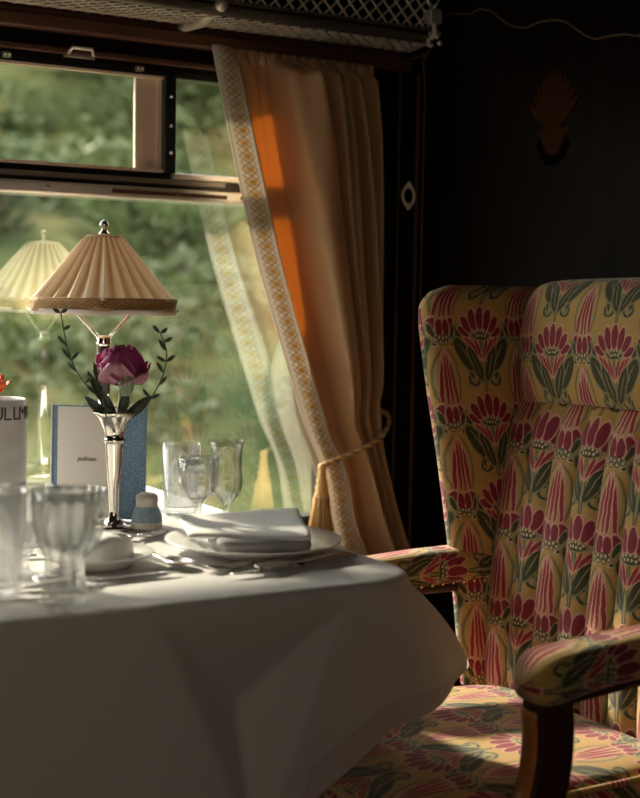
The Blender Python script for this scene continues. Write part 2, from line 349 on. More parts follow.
class MB:
    """collects geometry for ONE mesh object"""
    def __init__(s): s.v = []; s.f = []; s.uv = []; s.sm = []
    def add(s, vs, fs, uvs=None, smooth=True):
        o = len(s.v); s.v += [tuple(p) for p in vs]; s.f += [tuple(o+i for i in f) for f in fs]
        s.uv += (uvs if uvs else [(p[0]/0.15, p[2]/0.15) for p in vs]); s.sm += [smooth]*len(fs)
        return s
    def grid(s, nu, nv, fn, uvfn=None, closeu=False, smooth=True):
        vs = []; uvs = []
        for j in range(nv+1):
            for i in range(nu+(0 if closeu else 1)):
                a, b = i/nu, j/nv; vs.append(fn(a, b)); uvs.append(uvfn(a, b) if uvfn else (a, b))
        w_ = nu if closeu else nu+1; fs = []
        for j in range(nv):
            for i in range(nu):
                k = (i+1) % w_; fs.append((j*w_+i, j*w_+k, (j+1)*w_+k, (j+1)*w_+i))
        return s.add(vs, fs, uvs, smooth)
    def box(s, x0, x1, y0, y1, z0, z1):
        vs = [(x, y, z) for z in (z0, z1) for y in (y0, y1) for x in (x0, x1)]
        fs = [(0, 2, 3, 1), (4, 5, 7, 6), (0, 1, 5, 4), (2, 6, 7, 3), (0, 4, 6, 2), (1, 3, 7, 5)]
        return s.add(vs, fs, None, False)
    def lathe(s, prof, n=32, c=(0, 0, 0), rf=None):
        def fn(a, b):
            k = b*(len(prof)-1); i = min(int(k+1e-6), len(prof)-2); t = k-i
            r = prof[i][0]*(1-t)+prof[i+1][0]*t; z = prof[i][1]*(1-t)+prof[i+1][1]*t
            th = 2*PI*a
            if rf: r = r*rf(th, z)
            return (c[0]+r*math.cos(th), c[1]+r*math.sin(th), c[2]+z)
        return s.grid(n, len(prof)-1, fn, lambda a, b: (a*4, b*4), closeu=True)
    def tube(s, pts, rad, n=8, caps=True):
        pts = [Vector(p) for p in pts]; rr = rad if isinstance(rad, (list, tuple)) else [rad]*len(pts)
        vs = []; prev = None
        for i, p in enumerate(pts):
            d = (pts[min(i+1, len(pts)-1)]-pts[max(i-1, 0)]).normalized()
            if prev is None:
                a = d.cross(Vector((0, 0, 1)));
                if a.length < 1e-3: a = d.cross(Vector((1, 0, 0)))
            else: a = prev-d*prev.dot(d)
            a.normalize(); prev = a; b = d.cross(a)
            for k in range(n):
                t = 2*PI*k/n; vs.append(p+(a*math.cos(t)+b*math.sin(t))*rr[i])
        fs = [(i*n+k, i*n+(k+1) % n, (i+1)*n+(k+1) % n, (i+1)*n+k) for i in range(len(pts)-1) for k in range(n)]
        if caps: fs += [tuple(range(n-1, -1, -1)), tuple(range((len(pts)-1)*n, len(pts)*n))]
        return s.add(vs, fs)
    def ball(s, c, r, n=12, sz=1.0):
        return s.lathe([(max(1e-5, r*math.sin(PI*i/8)), -r*sz*math.cos(PI*i/8)) for i in range(9)], n, c)
    def build(s, name, material, parent=None, local=False, mods=None):
        org = Vector((0, 0, 0))
        if parent is not None and not local:
            p = parent
            while p.parent: p = p.parent
            org = ORG.get(p.name, Vector((0, 0, 0)))
        me = D.meshes.new(name); me.from_pydata([(v[0]-org.x, v[1]-org.y, v[2]-org.z) for v in s.v], [], s.f)
        uvl = me.uv_layers.new(name='UVMap')
        for li, l in enumerate(me.loops): uvl.data[li].uv = s.uv[l.vertex_index]
        me.polygons.foreach_set('use_smooth', s.sm); me.materials.append(material); me.update()
        o = D.objects.new(name, me); COL.objects.link(o)
        if parent is not None: o.parent = parent
        for md in (mods or []):
            if md[0] == 'bevel':
                b = o.modifiers.new('bevel', 'BEVEL'); b.width = md[1]; b.segments = md[2] if len(md) > 2 else 3; b.limit_method = 'ANGLE'
            if md[0] == 'solid':
                b = o.modifiers.new('solid', 'SOLIDIFY'); b.thickness = md[1]; b.offset = md[2] if len(md) > 2 else -1
            if md[0] == 'sub':
                b = o.modifiers.new('sub', 'SUBSURF'); b.levels = md[1]; b.render_levels = md[1]
        return o
def struct(name, mb, material, label=None, mods=None):
    return tag(mb.build(name, material, mods=mods), kind='structure', label=label)
def lerp(a, b, t): return a+(b-a)*t
def curve(tab, t):
    """piecewise smooth interpolation through [(t, v), ...]"""
    if t <= tab[0][0]: return tab[0][1]
    for i in range(len(tab)-1):
        if t <= tab[i+1][0]:
            k = (t-tab[i][0])/(tab[i+1][0]-tab[i][0])
            p0 = tab[max(i-1, 0)]; p1 = tab[i]; p2 = tab[i+1]; p3 = tab[min(i+2, len(tab)-1)]
            h = p2[0]-p1[0]
            m1 = (p2[1]-p0[1])/(p2[0]-p0[0]+1e-9)*h; m2 = (p3[1]-p1[1])/(p3[0]-p1[0]+1e-9)*h
            return (2*k**3-3*k*k+1)*p1[1]+(k**3-2*k*k+k)*m1+(-2*k**3+3*k*k)*p2[1]+(k**3-k*k)*m2
    return tab[-1][1]
def copy_tree(o, parent=None):
    c = o.copy(); COL.objects.link(c)
    if parent is not None: c.parent = parent
    for ch in list(o.children): copy_tree(ch, c)
    return c

# ------------------------------------------------------------------ setting: carriage shell
WX0, WX1 = -0.45, 1.43       # window opening
WZ0, WZ1 = 0.655, 1.56
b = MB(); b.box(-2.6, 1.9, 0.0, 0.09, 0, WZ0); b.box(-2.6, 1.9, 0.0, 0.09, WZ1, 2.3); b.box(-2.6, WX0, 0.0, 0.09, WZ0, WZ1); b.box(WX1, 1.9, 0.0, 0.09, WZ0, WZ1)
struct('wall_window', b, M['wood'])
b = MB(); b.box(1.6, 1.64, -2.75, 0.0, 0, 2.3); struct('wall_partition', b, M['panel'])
b = MB(); b.box(-2.6, 1.9, -2.84, -2.75, 0, 1.0); b.box(-2.6, 1.9, -2.84, -2.75, 1.65, 2.3); b.box(-2.6, -0.6, -2.84, -2.75, 1.0, 1.65); b.box(0.2, 1.9, -2.84, -2.75, 1.0, 1.65)
struct('wall_aisle', b, M['wood'])
b = MB(); b.box(-2.64, -2.6, -2.84, 0.09, 0, 2.3); struct('wall_left', b, M['wood'])
b = MB(); b.box(-2.64, 1.9, -2.84, 0.09, -0.05, 0); struct('floor', b, M['carpet'])
b = MB(); b.box(-2.64, 1.9, -2.84, 0.09, 2.3, 2.35); struct('ceiling', b, M['ceiling'])
# reddish carved moulding over the window and plain curtain rail cover
b = MB(); b.box(-0.6, 1.585, -0.030, 0.0, 1.604, 1.632); b.box(-0.6, 1.585, -0.022, 0.0, 1.632, 1.645)
struct('trim_1', b, M['wood_red'], mods=[('bevel', 0.006)])
b = MB()
for i in range(70):
    x = -0.5+i*0.028
    b.tube([(x, -0.034, 1.642), (x+0.014, -0.038, 1.652), (x+0.028, -0.034, 1.642)], 0.0035, 6); b.tube([(x, -0.034, 1.655), (x+0.014, -0.038, 1.644), (x+0.028, -0.034, 1.655)], 0.003, 6)
struct('trim_2', b, M['wood_red'])
b = MB(); b.box(-0.5, 1.45, -0.012, 0.0, 1.567, 1.578); struct('trim_3', b, M['wood_red'], mods=[('bevel', 0.003)])
# corner post and partition mouldings
b = MB(); b.box(1.588, 1.60, -0.022, -0.006, 0, 1.63); b.box(1.592, 1.60, -0.075, -0.006, 1.63, 1.64)
struct('trim_4', b, M['inlay_dim'], mods=[('bevel', 0.004)])
b = MB(); b.box(1.552, 1.6, -0.050, 0.0, 0.0, 1.60)
struct('trim_8', b, M['wood'], mods=[('bevel', 0.004)])
b = MB(); b.box(1.548, 1.552, -0.053, -0.049, 0.0, 1.60); b.box(1.592, 1.6, -0.054, -0.050, 0.0, 1.60)
struct('trim_5', b, M['inlay'], mods=[('bevel', 0.002)])

# window
fr = tag(MB().box(WX0, WX1, 0.005, 0.03, 1.331, 1.365).box(WX0, WX0+0.03, 0.0, 0.04, WZ0, WZ1).box(WX1-0.02, WX1, 0.0, 0.04, WZ0, WZ1)
         .box(WX0, WX1, 0.0, 0.04, 1.545, WZ1).box(WX0, WX1, 0.0, 0.04, WZ0, WZ0+0.012).build('window_1', M['black'], mods=[('bevel', 0.002)]), kind='structure')
MB().box(1.038, 1.062, -0.008, 0.03, 1.363, 1.547).build('mullion', M['black'], fr, mods=[('bevel', 0.002)])
for z in (1.40, 1.452, 1.508): MB().ball((1.050, -0.009, z), 0.0032).build('screw', M['chrome'], fr)
MB().box(0.985, 1.030, 0.014, 0.026, 1.365, 1.545).build('sash_stile', M['tan'], fr, mods=[('bevel', 0.002)])
MB().box(1.028, 1.036, 0.006, 0.02, 1.365, 1.545).build('seal', M['tan'], fr)
MB().box(WX0, 1.038, 0.000, 0.012, 1.362, 1.368).box(WX0, 1.038, 0.0, 0.012, 1.541, 1.546).build('sash_edge', M['tan'], fr)
MB().box(WX0, 1.17, -0.006, 0.012, 1.339, 1.350).build('slide_groove', M['chrome_dark'], fr, mods=[('bevel', 0.002)])
MB().box(1.055, 1.43, -0.010, 0.01, 1.350, 1.362).build('pane_ledge', M['chrome'], fr, mods=[('bevel', 0.003)])
MB().box(WX0, 1.43, -0.020, 0.01, 1.307, 1.331).build('transom_rail', M['chrome'], fr, mods=[('bevel', 0.005)])
MB().box(0.925, 1.165, -0.0225, -0.019, 1.316, 1.323).build('rail_plate', M['wood_red'], fr)
for x in (0.80, 1.06, 1.20): MB().ball((x, -0.020, 1.320), 0.004).build('screw', M['chrome_dark'], fr)
MB().box(WX0, 1.04, 0.019, 0.021, 1.366, 1.544).build('pane', M['dusty'], fr)
MB().box(1.06, WX1, 0.019, 0.021, 1.366, 1.544).build('pane', M['dusty'], fr)
MB().box(WX0+0.03, WX1-0.02, 0.019, 0.021, WZ0+0.012, 1.331).build('pane', M['pane'], fr)
# window catch and clips on the header
t = thing('window_catch', 'small chrome window catch on the dark frame above the sliding pane', 'catch', (0.86, -0.004, 1.57))
MB().box(0.835, 0.895, -0.012, 0.0, 1.562, 1.570).build('plate', M['chrome_dark'], t, mods=[('bevel', 0.002)])
MB().tube([(0.842, -0.010, 1.568), (0.846, -0.022, 1.578), (0.884, -0.022, 1.578), (0.89, -0.010, 1.568)], 0.0035).build('finger_grip', M['chrome'], t)
for i, (x, lab) in enumerate(((0.985, 'small chrome clip on the frame right of the window catch'), (0.727, 'small chrome clip on the frame at the left edge of the photo'))):
    t = thing('frame_clip', lab, 'clip', (x, -0.004, 1.556), group='chrome clips on the window frame')
    MB().box(x-0.008, x+0.008, -0.010, 0.0, 1.550, 1.560).build('clip_plate', M['chrome_dark'], t, mods=[('bevel', 0.0015)])
    for s_ in (-1, 1): MB().ball((x+s_*0.004, -0.011, 1.555), 0.0028, 8).build('screw', M['chrome'], t)

# window two on the aisle side (behind the viewer)
b = MB(); b.box(-0.6, 0.2, -2.80, -2.77, 1.0, 1.04); b.box(-0.6, 0.2, -2.80, -2.77, 1.61, 1.65); b.box(-0.6, -0.56, -2.80, -2.77, 1.0, 1.65); b.box(0.16, 0.2, -2.80, -2.77, 1.0, 1.65)
f2 = struct('window_2', b, M['black'])
MB().box(-0.56, 0.16, -2.786, -2.784, 1.04, 1.61).build('pane', M['tinted'], f2)

# ------------------------------------------------------------------ marquetry on the partition
def py(y, z, d=0.0): return (1.6-0.0015-d, y, z)
# scalloped stringing
pts = []
tab = [(-0.070, 1.05), (-0.0705, 1.30), (-0.072, 1.56)]
for y, z in tab: pts.append(py(y, z))
sc = [(-0.064, 1.622), (-0.085, 1.644), (-0.095, 1.673), (-0.109, 1.697), (-0.151, 1.706), (-0.227, 1.692), (-0.256, 1.697), (-0.295, 1.686), (-0.321, 1.668), (-0.359, 1.646), (-0.402, 1.635), (-0.443, 1.639), (-0.483, 1.636), (-0.514, 1.629), (-0.541, 1.613), (-0.569, 1.595), (-0.596, 1.583), (-0.634, 1.582), (-0.671, 1.579), (-0.708, 1.57), (-0.8, 1.64), (-0.88, 1.66), (-1.0, 1.7)]
pts += [py(y, z) for y, z in sc]
b = MB(); b.tube(pts, 0.0022, 6)
struct('trim_6', b, M['inlay_dim'])
# palmette urn
t = thing('marquetry_ornament', 'faint brown marquetry palmette of feathers in a small urn on the dark partition', 'inlay', (1.6, -0.49, 1.40))
for i in range(13):
    a = (i-6)/6.0
    base = Vector((0, -0.49-a*0.012, 1.438)); tip = Vector((0, -0.49-a*0.072, 1.556-abs(a)**1.9*0.062))
    bb = MB()
    def pf(u, v, base=base, tip=tip, a=a):
        c = base.lerp(tip, v); wdt = 0.0078*math.sin(PI*min(1, 0.08+v*0.97))**0.6*(0.5+0.8*v)
        d = (tip-base).normalized(); n = Vector((0, d.z, -d.y)); sdb = (u-0.5)*2
        c = c+n*wdt*sdb
        return (1.6-0.0015-0.0012*(1-sdb*sdb)-(4-abs(a)*4)*0.0001, c.y, c.z)
    bb.grid(4, 12, pf); bb.build('feather', M['marq'], t, mods=[('solid', 0.001)])
MB().box(1.5975, 1.5995, -0.535, -0.445, 1.430, 1.439).build('urn_rim', M['marq'], t, mods=[('bevel', 0.0008)])
bb = MB(); bb.grid(6, 8, lambda u, v: (1.6-0.0018, -0.49+(u-0.5)*2*(0.032*(1-v)**0.5+0.004), 1.430-v*0.038)); bb.build('urn', M['marq'], t, mods=[('solid', 0.001)])
for k in range(7):
    a = (k-3)/3.0*1.1; bb = MB(); c = Vector((1.5985, -0.49-math.sin(a)*0.043, 1.43-math.cos(a)*0.050)); bb.lathe([(0.0001, -0.001), (0.009, -0.0005), (0.009, 0.0005), (0.0001, 0.001)], 10)
    bb.v = [(c.x-p[2], c.y+p[0]*0.8, c.z+p[1]*1.2) for p in bb.v]; bb.build('urn_leaf', M['marq_dark'], t)
# dado moulding of the partition
b = MB(); b.box(1.575, 1.6, -1.5, -0.09, 1.03, 1.075); struct('trim_7', b, M['wood'], mods=[('bevel', 0.006)])
# keyhole escutcheon
t = thing('keyhole_escutcheon', 'small pale oval keyhole escutcheon on the dark corner strip beside the curtain', 'escutcheon', (1.576, -0.05, 1.343))
bb = MB()
def ring_fn(u, v):
    th = 2*PI*u; j_ = int(round(v*4))
    ro = [0.62, 0.66, 0.96, 1.0, 0.62][j_]; hx = [0.001, 0.003, 0.003, 0.001, 0.001][j_]
    tip = 1+0.20*(abs(math.sin(th))**14) if j_ in (2, 3) else 1
    wav = 1+(0.07*math.cos(4*th) if j_ in (2, 3) else 0)
    return (1.576+ro*0.0175*wav*math.cos(th), -0.0502-hx, 1.343+ro*0.0255*tip*math.sin(th))
bb.grid(48, 4, ring_fn, closeu=True); bb.build('plate', M['ivory'], t)
MB().lathe([(0.0001, 0), (0.0105, 0), (0.0105, 0.0012), (0.0001, 0.0012)], 24).build('keyhole', M['marq_dark'], t, True).matrix_local = Matrix.Translation((0, -0.0002, 0)) @ Matrix.Rotation(PI/2, 4, 'X') @ Matrix.Diagonal((1, 1.5, 1, 1))

# ------------------------------------------------------------------ luggage rack
t = thing('luggage_rack', 'brass luggage rack with lattice net above the window', 'rack', (0.6, 0.0, 1.659))
def lattice(x0, x1, y0, y1, z0, z1, step, r, name, mt):
    bb = MB(); L_ = x1-x0; W_ = math.hypot(y1-y0, z1-z0); n = int((L_+W_)/step)
    def P(s, q): return (x0+s, lerp(y0, y1, q/W_), lerp(z0, z1, q/W_))
    for i in range(n+1):
        for dr in (1, -1):
            s0 = i*step-(W_ if dr == 1 else 0); s1 = s0+W_*dr if dr == 1 else s0-W_
            if dr == -1: s0, s1 = i*step, i*step-W_
            q0, q1 = 0.0, W_
            # clip to 0..L
            def cl(sa, qa, sb, qb):
                pa, pb = [sa, qa], [sb, qb]
                for lim, sg in ((0, 1), (L_, -1)):
                    for p, o in ((pa, pb), (pb, pa)):
                        if sg*(p[0]-lim) < 0:
                            if sg*(o[0]-lim) <= 0: return None
                            k = (lim-p[0])/(o[0]-p[0]); p[1] = p[1]+(o[1]-p[1])*k; p[0] = lim
                return pa, pb
            c = cl(s0, q0, s1, q1)
            if c and abs(c[0][1]-c[1][1]) > 0.004: bb.tube([P(*c[0]), P(*c[1])], r, 5, caps=False)
    return bb.build(name, mt, t)
lattice(-0.5, 1.56, -0.045, -0.132, 1.643, 1.6445, 0.028, 0.0021, 'net', M['brass'])
lattice(0.2, 1.56, -0.142, -0.158, 1.668, 1.79, 0.030, 0.0022, 'net', M['brass'])
MB().tube([(-0.5, -0.14, 1.653), (1.57, -0.14, 1.653)], 0.0105, 12).build('rail', M['chrome_dark'], t)
MB().tube([(-0.5, -0.044, 1.643), (1.57, -0.044, 1.643)], 0.0026, 8).build('rail', M['brass'], t)
MB().tube([(-0.5, -0.142, 1.670), (1.565, -0.142, 1.670)], 0.004, 8).build('rail', M['chrome_dark'], t)
MB().tube([(-0.5, -0.158, 1.795), (1.565, -0.158, 1.795)], 0.008, 8).build('rail', M['brass'], t)
for x in (1.075, -0.2):
    br = MB().tube([(x-0.015, -0.004, 1.641), (x-0.008, -0.03, 1.639), (x+0.006, -0.075, 1.643), (x+0.012, -0.115, 1.653), (x+0.012, -0.15, 1.669), (x+0.012, -0.158, 1.79)], [0.006, 0.010, 0.012, 0.010, 0.007, 0.005], 10).build('bracket', M['brass'], t)
    MB().ball((x+0.012, -0.15, 1.661), 0.013).ball((x+0.012, -0.15, 1.679), 0.009).build('bracket_boss', M['brass'], br)
br = MB().tube([(1.57, -0.004, 1.66), (1.565, -0.06, 1.644), (1.56, -0.12, 1.649), (1.56, -0.16, 1.657), (1.56, -0.155, 1.70)], [0.008, 0.007, 0.007, 0.007, 0.005], 10).build('bracket', M['brass'], t)
MB().box(1.545, 1.575, -0.165, -0.135, 1.68, 1.709).build('bracket_block', M['chrome'], br, mods=[('bevel', 0.004)])
for k in range(7):
    MB().ball((1.55+random.uniform(0, 0.04), -0.15+random.uniform(-0.02, 0.02), 1.651+random.uniform(-0.012, 0.012)), 0.0055, 8).build('bead', M['chrome'], br)
for s_ in (-1, 1):
    MB().tube([(1.56, -0.15, 1.709), (1.56+s_*0.012, -0.15, 1.724), (1.56+s_*0.018, -0.155, 1.749)], [0.004, 0.003, 0.0015], 6).build('scroll', M['chrome'], br)

# ------------------------------------------------------------------ curtain
Lx = [(0.50, 1.455), (0.60, 1.405), (0.66, 1.382), (0.77, 1.360), (0.86, 1.318), (0.96, 1.282), (1.08, 1.240), (1.20, 1.200), (1.33, 1.165), (1.45, 1.135), (1.59, 1.103), (1.62, 1.098)]
Rx = [(0.50, 1.60-0.012), (0.57, 1.575), (0.70, 1.535), (0.84, 1.508), (0.95, 1.508), (1.2, 1.50), (1.45, 1.490), (1.59, 1.474), (1.62, 1.47)]
gath = [(0.50, 0.95), (0.65, 0.8), (0.84, 0.5), (1.0, 0.85), (1.3, 1.0), (1.55, 0.85), (1.60, 0.5)]
def bandw(z): return curve([(0.5, 0.068), (0.8, 0.062), (1.2, 0.060), (1.6, 0.058)], z)
def curt(s, z):
    """s 0..1 from trim's inner edge to the wall side"""
    l = curve(Lx, z)+bandw(z); r = curve(Rx, z); g = curve(gath, z)
    # folds drift sideways on the way down
    k = s+0.05*math.sin(z*2.2)*(1-s)
    x = lerp(l, r, s)
    ph = [(-0.02, -0.085), (0.02, -0.075), (0.10, -0.040), (0.24, -0.040), (0.29, -0.110), (0.35, -0.145), (0.43, -0.148), (0.50, -0.125), (0.53, -0.038), (0.555, -0.040), (0.60, -0.120), (0.66, -0.128), (0.71, -0.115), (0.735, -0.038), (0.76, -0.040), (0.80, -0.112), (0.86, -0.112), (0.90, -0.040), (0.93, -0.050), (0.97, -0.088), (1.02, -0.050)]
    y = curve(ph, k)
    y = lerp(-0.078, y, g)
    y += 0.0012*math.sin(31*s+9*z)+0.010*math.sin(38*s+0.6)*max(0, min(1, (z-1.30)/0.25))
    hc = math.exp(-((z-0.835-0.08*s)/0.03)**2)*0.010
    y += hc
    if z > 1.565: y = lerp(y, -0.055, min(1, (z-1.565)/0.03)) + 0.003*math.sin(s*70)
    x += 0.006*math.sin(s*22+z*3)*g
    return (x, min(y, -0.036), z)
ct = thing('curtain', 'gold-brown satin curtain with a woven diamond-trim edge, swept back beside the window', 'curtain', (1.40, -0.06, 0.50))
Z0, Z1 = 0.50, 1.602
b = MB(); b.grid(150, 90, lambda u, v: curt(u, lerp(Z0, Z1, v))); b.build('curtain_panel', M['satin'], ct, mods=[('solid', 0.0012)])
def band(u, v):
    z = lerp(Z0, Z1, v); l = curve(Lx, z); w_ = bandw(z); c = curt(0, z)
    return (l+w_*u, lerp(-0.082, c[1]-0.001, u**3)-0.004*math.sin(PI*u), z+ (1-u)*0.0)
b = MB(); b.grid(10, 120, band, lambda u, v: (u, v*(Z1-Z0)*1.06/0.052)); b.build('trim_band', M['trim'], ct, mods=[('solid', 0.0016)])
b = MB(); b.grid(60, 6, lambda u, v: (lerp(1.15, 1.478, u), -0.055-0.005*math.sin(u*90)-0.004*math.sin(v*PI), lerp(1.575, 1.604, v))); b.build('heading_tape', M['satin'], ct, mods=[('solid', 0.001)])
# tieback with tassel
b = MB(); b.grid(40, 30, lambda u, v: (lerp(lerp(curve(Lx, lerp(Z0, 1.57, v)), curve(Rx, lerp(Z0, 1.57, v)), curve([(0.5, 0.1), (0.95, 0.12), (1.08, 0.36), (1.6, 0.36)], lerp(Z0, 1.57, v))), curve(Rx, lerp(Z0, 1.57, v)), u), -0.022-0.004*math.sin(u*30), lerp(Z0, 1.57, v))); b.build('lining', M['lining_cloth'], ct, mods=[('solid', 0.001)])  # unseen layer added behind the folds to limit where sun glows through
tb = thing('curtain_tieback', 'twisted gold cord tieback with a golden tassel around the curtain', 'tieback', (1.35, -0.11, 0.80))
path = [(1.345, -0.106, 0.787), (1.362, -0.116, 0.795), (1.395, -0.119, 0.806), (1.43, -0.121, 0.818), (1.462, -0.118, 0.832), (1.492, -0.108, 0.850), (1.518, -0.082, 0.870), (1.535, -0.045, 0.882), (1.54, -0.006, 0.885)]
def fine(path, n):
    tb_ = [[(i, p[k]) for i, p in enumerate(path)] for k in range(3)]
    return [tuple(curve(tb_[k], i*(len(path)-1)/n) for k in range(3)) for i in range(n+1)]
fp = fine(path, 90)
for ph in (0, PI):
    b = MB(); b.tube([(p[0], p[1]+0.0028*math.cos(i*0.9+ph), p[2]+0.0028*math.sin(i*0.9+ph)) for i, p in enumerate(fp)], 0.0036, 6); b.build('cord_strand', M['cordbrown'] if ph else M['goldfringe'], tb)
b = MB(); b.lathe([(0.0001, 0.0), (0.007, -0.003), (0.009, -0.010), (0.007, -0.018), (0.010, -0.024), (0.008, -0.030), (0.012, -0.036), (0.010, -0.043), (0.014, -0.050), (0.012, -0.057), (0.0155, -0.064), (0.014, -0.072)], 20, (1.342, -0.108, 0.793))
hd = b.build('tassel_head', M['goldfringe'], tb)
b = MB()
for i in range(60):
    a = i*2.399; r = 0.0165*math.sqrt((i+0.5)/60); x, y = 1.342+r*math.cos(a), -0.108+r*math.sin(a)
    b.tube([(x, y, 0.724), (x+0.12*(x-1.342), y+0.12*(y+0.108), 0.70), (x+0.75*(x-1.342)+random.uniform(-.001, .001), y+0.75*(y+0.108), 0.648+random.uniform(-0.004, 0.004))], [0.0016, 0.0022, 0.0020], 5)
b.build('tassel_fringe', M['goldfringe'], tb)

# ------------------------------------------------------------------ table and cloth
TX0, TX1, TY0, TY1, TZ = -0.12, 0.998, -0.972, -0.02, 0.748
tt = thing('dining_table', 'rectangular dining table under the white cloth', 'table', (0.45, -0.5, 0))
tp = [(TX0, TY1), (TX0, TY0+0.010)]+[(TX1-0.008-0.082+0.082*math.cos(a_), TY0+0.010+0.082+0.082*math.sin(a_)) for a_ in [R(-90+9*i) for i in range(11)]]+[(TX1-0.008, TY1)]
n_ = len(tp); MB().add([(x, y, z) for z in (TZ-0.03, TZ) for x, y in tp], [tuple(range(n_-1, -1, -1)), tuple(range(n_, 2*n_))]+[(i, (i+1) % n_, n_+(i+1) % n_, n_+i) for i in range(n_)], None, False).build('tabletop', M['chairwood'], tt)
for x in (0.02, 0.80):
    MB().lathe([(0.03, 0), (0.032, 0.05), (0.02, 0.08), (0.022, 0.5), (0.035, 0.66), (0.035, 0.72)], 16, (x, -0.5, 0)).build('leg', M['chairwood'], tt)
# cloth: perimeter stations, each with edge point and hem point
Rc = 0.08
def edge_pt(s):
    """s in metres along: starts rear right going -Y, rounds corner, goes -X"""
    L1 = (TY1-TY0)-Rc; La = Rc*PI/2
    if s < L1: return (TX1, TY1-s)
    if s < L1+La:
        a = (s-L1)/Rc; return (TX1-Rc+Rc*math.cos(a), TY0+Rc-Rc*math.sin(a))
    return (TX1-Rc-(s-L1-La), TY0)
L1 = (TY1-TY0)-Rc; La = Rc*PI/2; LT = L1+La+(TX1-Rc-TX0)
hem = [(0, (1.04, -0.03, 0.56)), (0.45, (1.035, -0.46, 0.575)), (0.72, (1.06, -0.72, 0.59)), (0.86, (1.156, -0.85, 0.598)), (L1+0.2*La, (1.075, -0.915, 0.602)),
       (L1+0.8*La, (1.02, -0.965, 0.594)), (L1+La+0.05, (0.955, -0.995, 0.590)), (L1+La+0.13, (0.885, -1.00, 0.566)), (L1+La+0.20, (0.818, -1.005, 0.532)), (L1+La+0.235, (0.795, -1.01, 0.46)),
       (L1+La+0.29, (0.76, -1.012, 0.32)), (L1+La+0.6, (0.45, -1.01, 0.30)), (LT, (TX0, -1.0, 0.30))]
hx = [(h[0], h[1][0]) for h in hem]; hy = [(h[0], h[1][1]) for h in hem]; hz = [(h[0], h[1][2]) for h in hem]
def lin(tab, t):
    for i in range(len(tab)-1):
        if t <= tab[i+1][0]: return lerp(tab[i][1], tab[i+1][1], (t-tab[i][0])/(tab[i+1][0]-tab[i][0]))
    return tab[-1][1]
def hp(s): return Vector((curve(hx, s), curve(hy, s), lin(hz, s)*0.6+curve(hz, s)*0.4))
CZ = TZ+0.006
def skirt(s, t):
    e = edge_pt(s); h = hp(s); ex = Vector((e[0], e[1], CZ))
    # rounded shoulder then hang
    sh = 0.05
    p = ex.lerp(h, t)
    # bulge profile : leave edge horizontally
    out = Vector((0, 0, 0)); k = math.sin(PI*min(1, t))*0.0
    drop = CZ-h.z
    z = CZ-drop*(t**1.0)+0.010*math.exp(-t*14)*0
    hor = (1-(1-t)**2.2)
    x = lerp(e[0], h.x, hor*0.36+t*0.64); y = lerp(e[1], h.y, hor*0.3+t*0.7)
    # soft vertical folds on the front face
    fs_ = max(0, min(1, (s-L1-La*0.5)/0.1)); amp = t*(0.012*fs_)
    y += amp*(math.sin((e[0])*17+1.2)*0.7+math.sin(e[0]*31)*0.4)*(1+1.2*max(0, 0.45-e[0]))
    if s > L1+La*0.5:
        hh = max(0.0, min((x-0.600)/0.135*0.15, (0.900-x)/0.165*0.15)); hh = 0.5*(hh+math.sqrt(hh*hh+0.0006))-0.012; dz_ = CZ-z
        off = 0.42*(dz_-0.012) if dz_ < hh else max(0.0, 0.42*(hh-0.012)-0.30*(dz_-hh))
        y += max(0, off)*min(1, (s-L1-La*0.5)/0.08)
    # cone fold at the corner
    c = (s-(L1+La*1.3))/0.055; g = math.exp(-c*c)*0.018*t; y += g
    c = (s-(L1+La*0.3))/0.06; g = math.exp(-c*c)*0.020*t; x += g*0.6; y -= g*0.6
    c = (s-(L1-0.06))/0.05; x -= math.exp(-c*c)*0.014*t
    # pressed diagonal crease running from the table edge to the hem turn
    if s > L1+La:
        xs = x; zc = lerp(0.738, 0.525, (xs-0.605)/(0.818-0.605))
        dd = (z-zc)
        if 0.55 < xs < 0.84: y += -0.004*math.exp(-(dd/0.006)**2)*min(1, (xs-0.55)/0.05)
    return (x, y, z)
def enorm(s):
    if s < L1: return Vector((1, 0, 0))
    a = min(PI/2, (s-L1)/Rc); return Vector((math.cos(a), -math.sin(a), 0))
b = MB()
NS, NT = 260, 46
def cl(u, v):
    s = u*LT
    if v < 0.12:                       # shoulder
        k = v/0.12; e = edge_pt(s); a = k*PI/2; q = skirt(s, 0.0)
        o = enorm(s)
        return (e[0]+o.x*0.012*math.sin(a), e[1]+o.y*0.012*math.sin(a), CZ-0.012*(1-math.cos(a)))
    t = (v-0.12)/0.88; p = skirt(s, t); o = enorm(s)
    return (p[0]+o.x*0.012*(1-t), p[1]+o.y*0.012*(1-t), p[2]-0.012*(1-t))
b.grid(NS, NT, cl)
# top sheet as a fan from a centre line
nseg = NS; ring = [b.v[i] for i in range(NS+1)]
vs = []; fs = []
for j in range(11):
    for i in range(NS+1):
        q = ring[i]; cx, cy = 0.45, -0.45; k = j/10
        if i == 0 or i == NS: pass
        vs.append((lerp(q[0], lerp(TX0, TX1, 0.5)*0+min(max(q[0], TX0), TX1)*(1-k)+k*TX0, k) if False else lerp(q[0], TX0, k), lerp(q[1], TY1, k), CZ+0.0008*math.sin(q[0]*25+j)*math.sin(q[1]*19)*(1 if 0 < j else 0)))
fs = [(j*(NS+1)+i, j*(NS+1)+i+1, (j+1)*(NS+1)+i+1, (j+1)*(NS+1)+i) for j in range(10) for i in range(NS)]
b.add(vs, fs)
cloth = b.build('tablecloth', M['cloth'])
tag(cloth, 'white linen tablecloth draped over the dining table, corner hanging by the armchair', 'tablecloth')
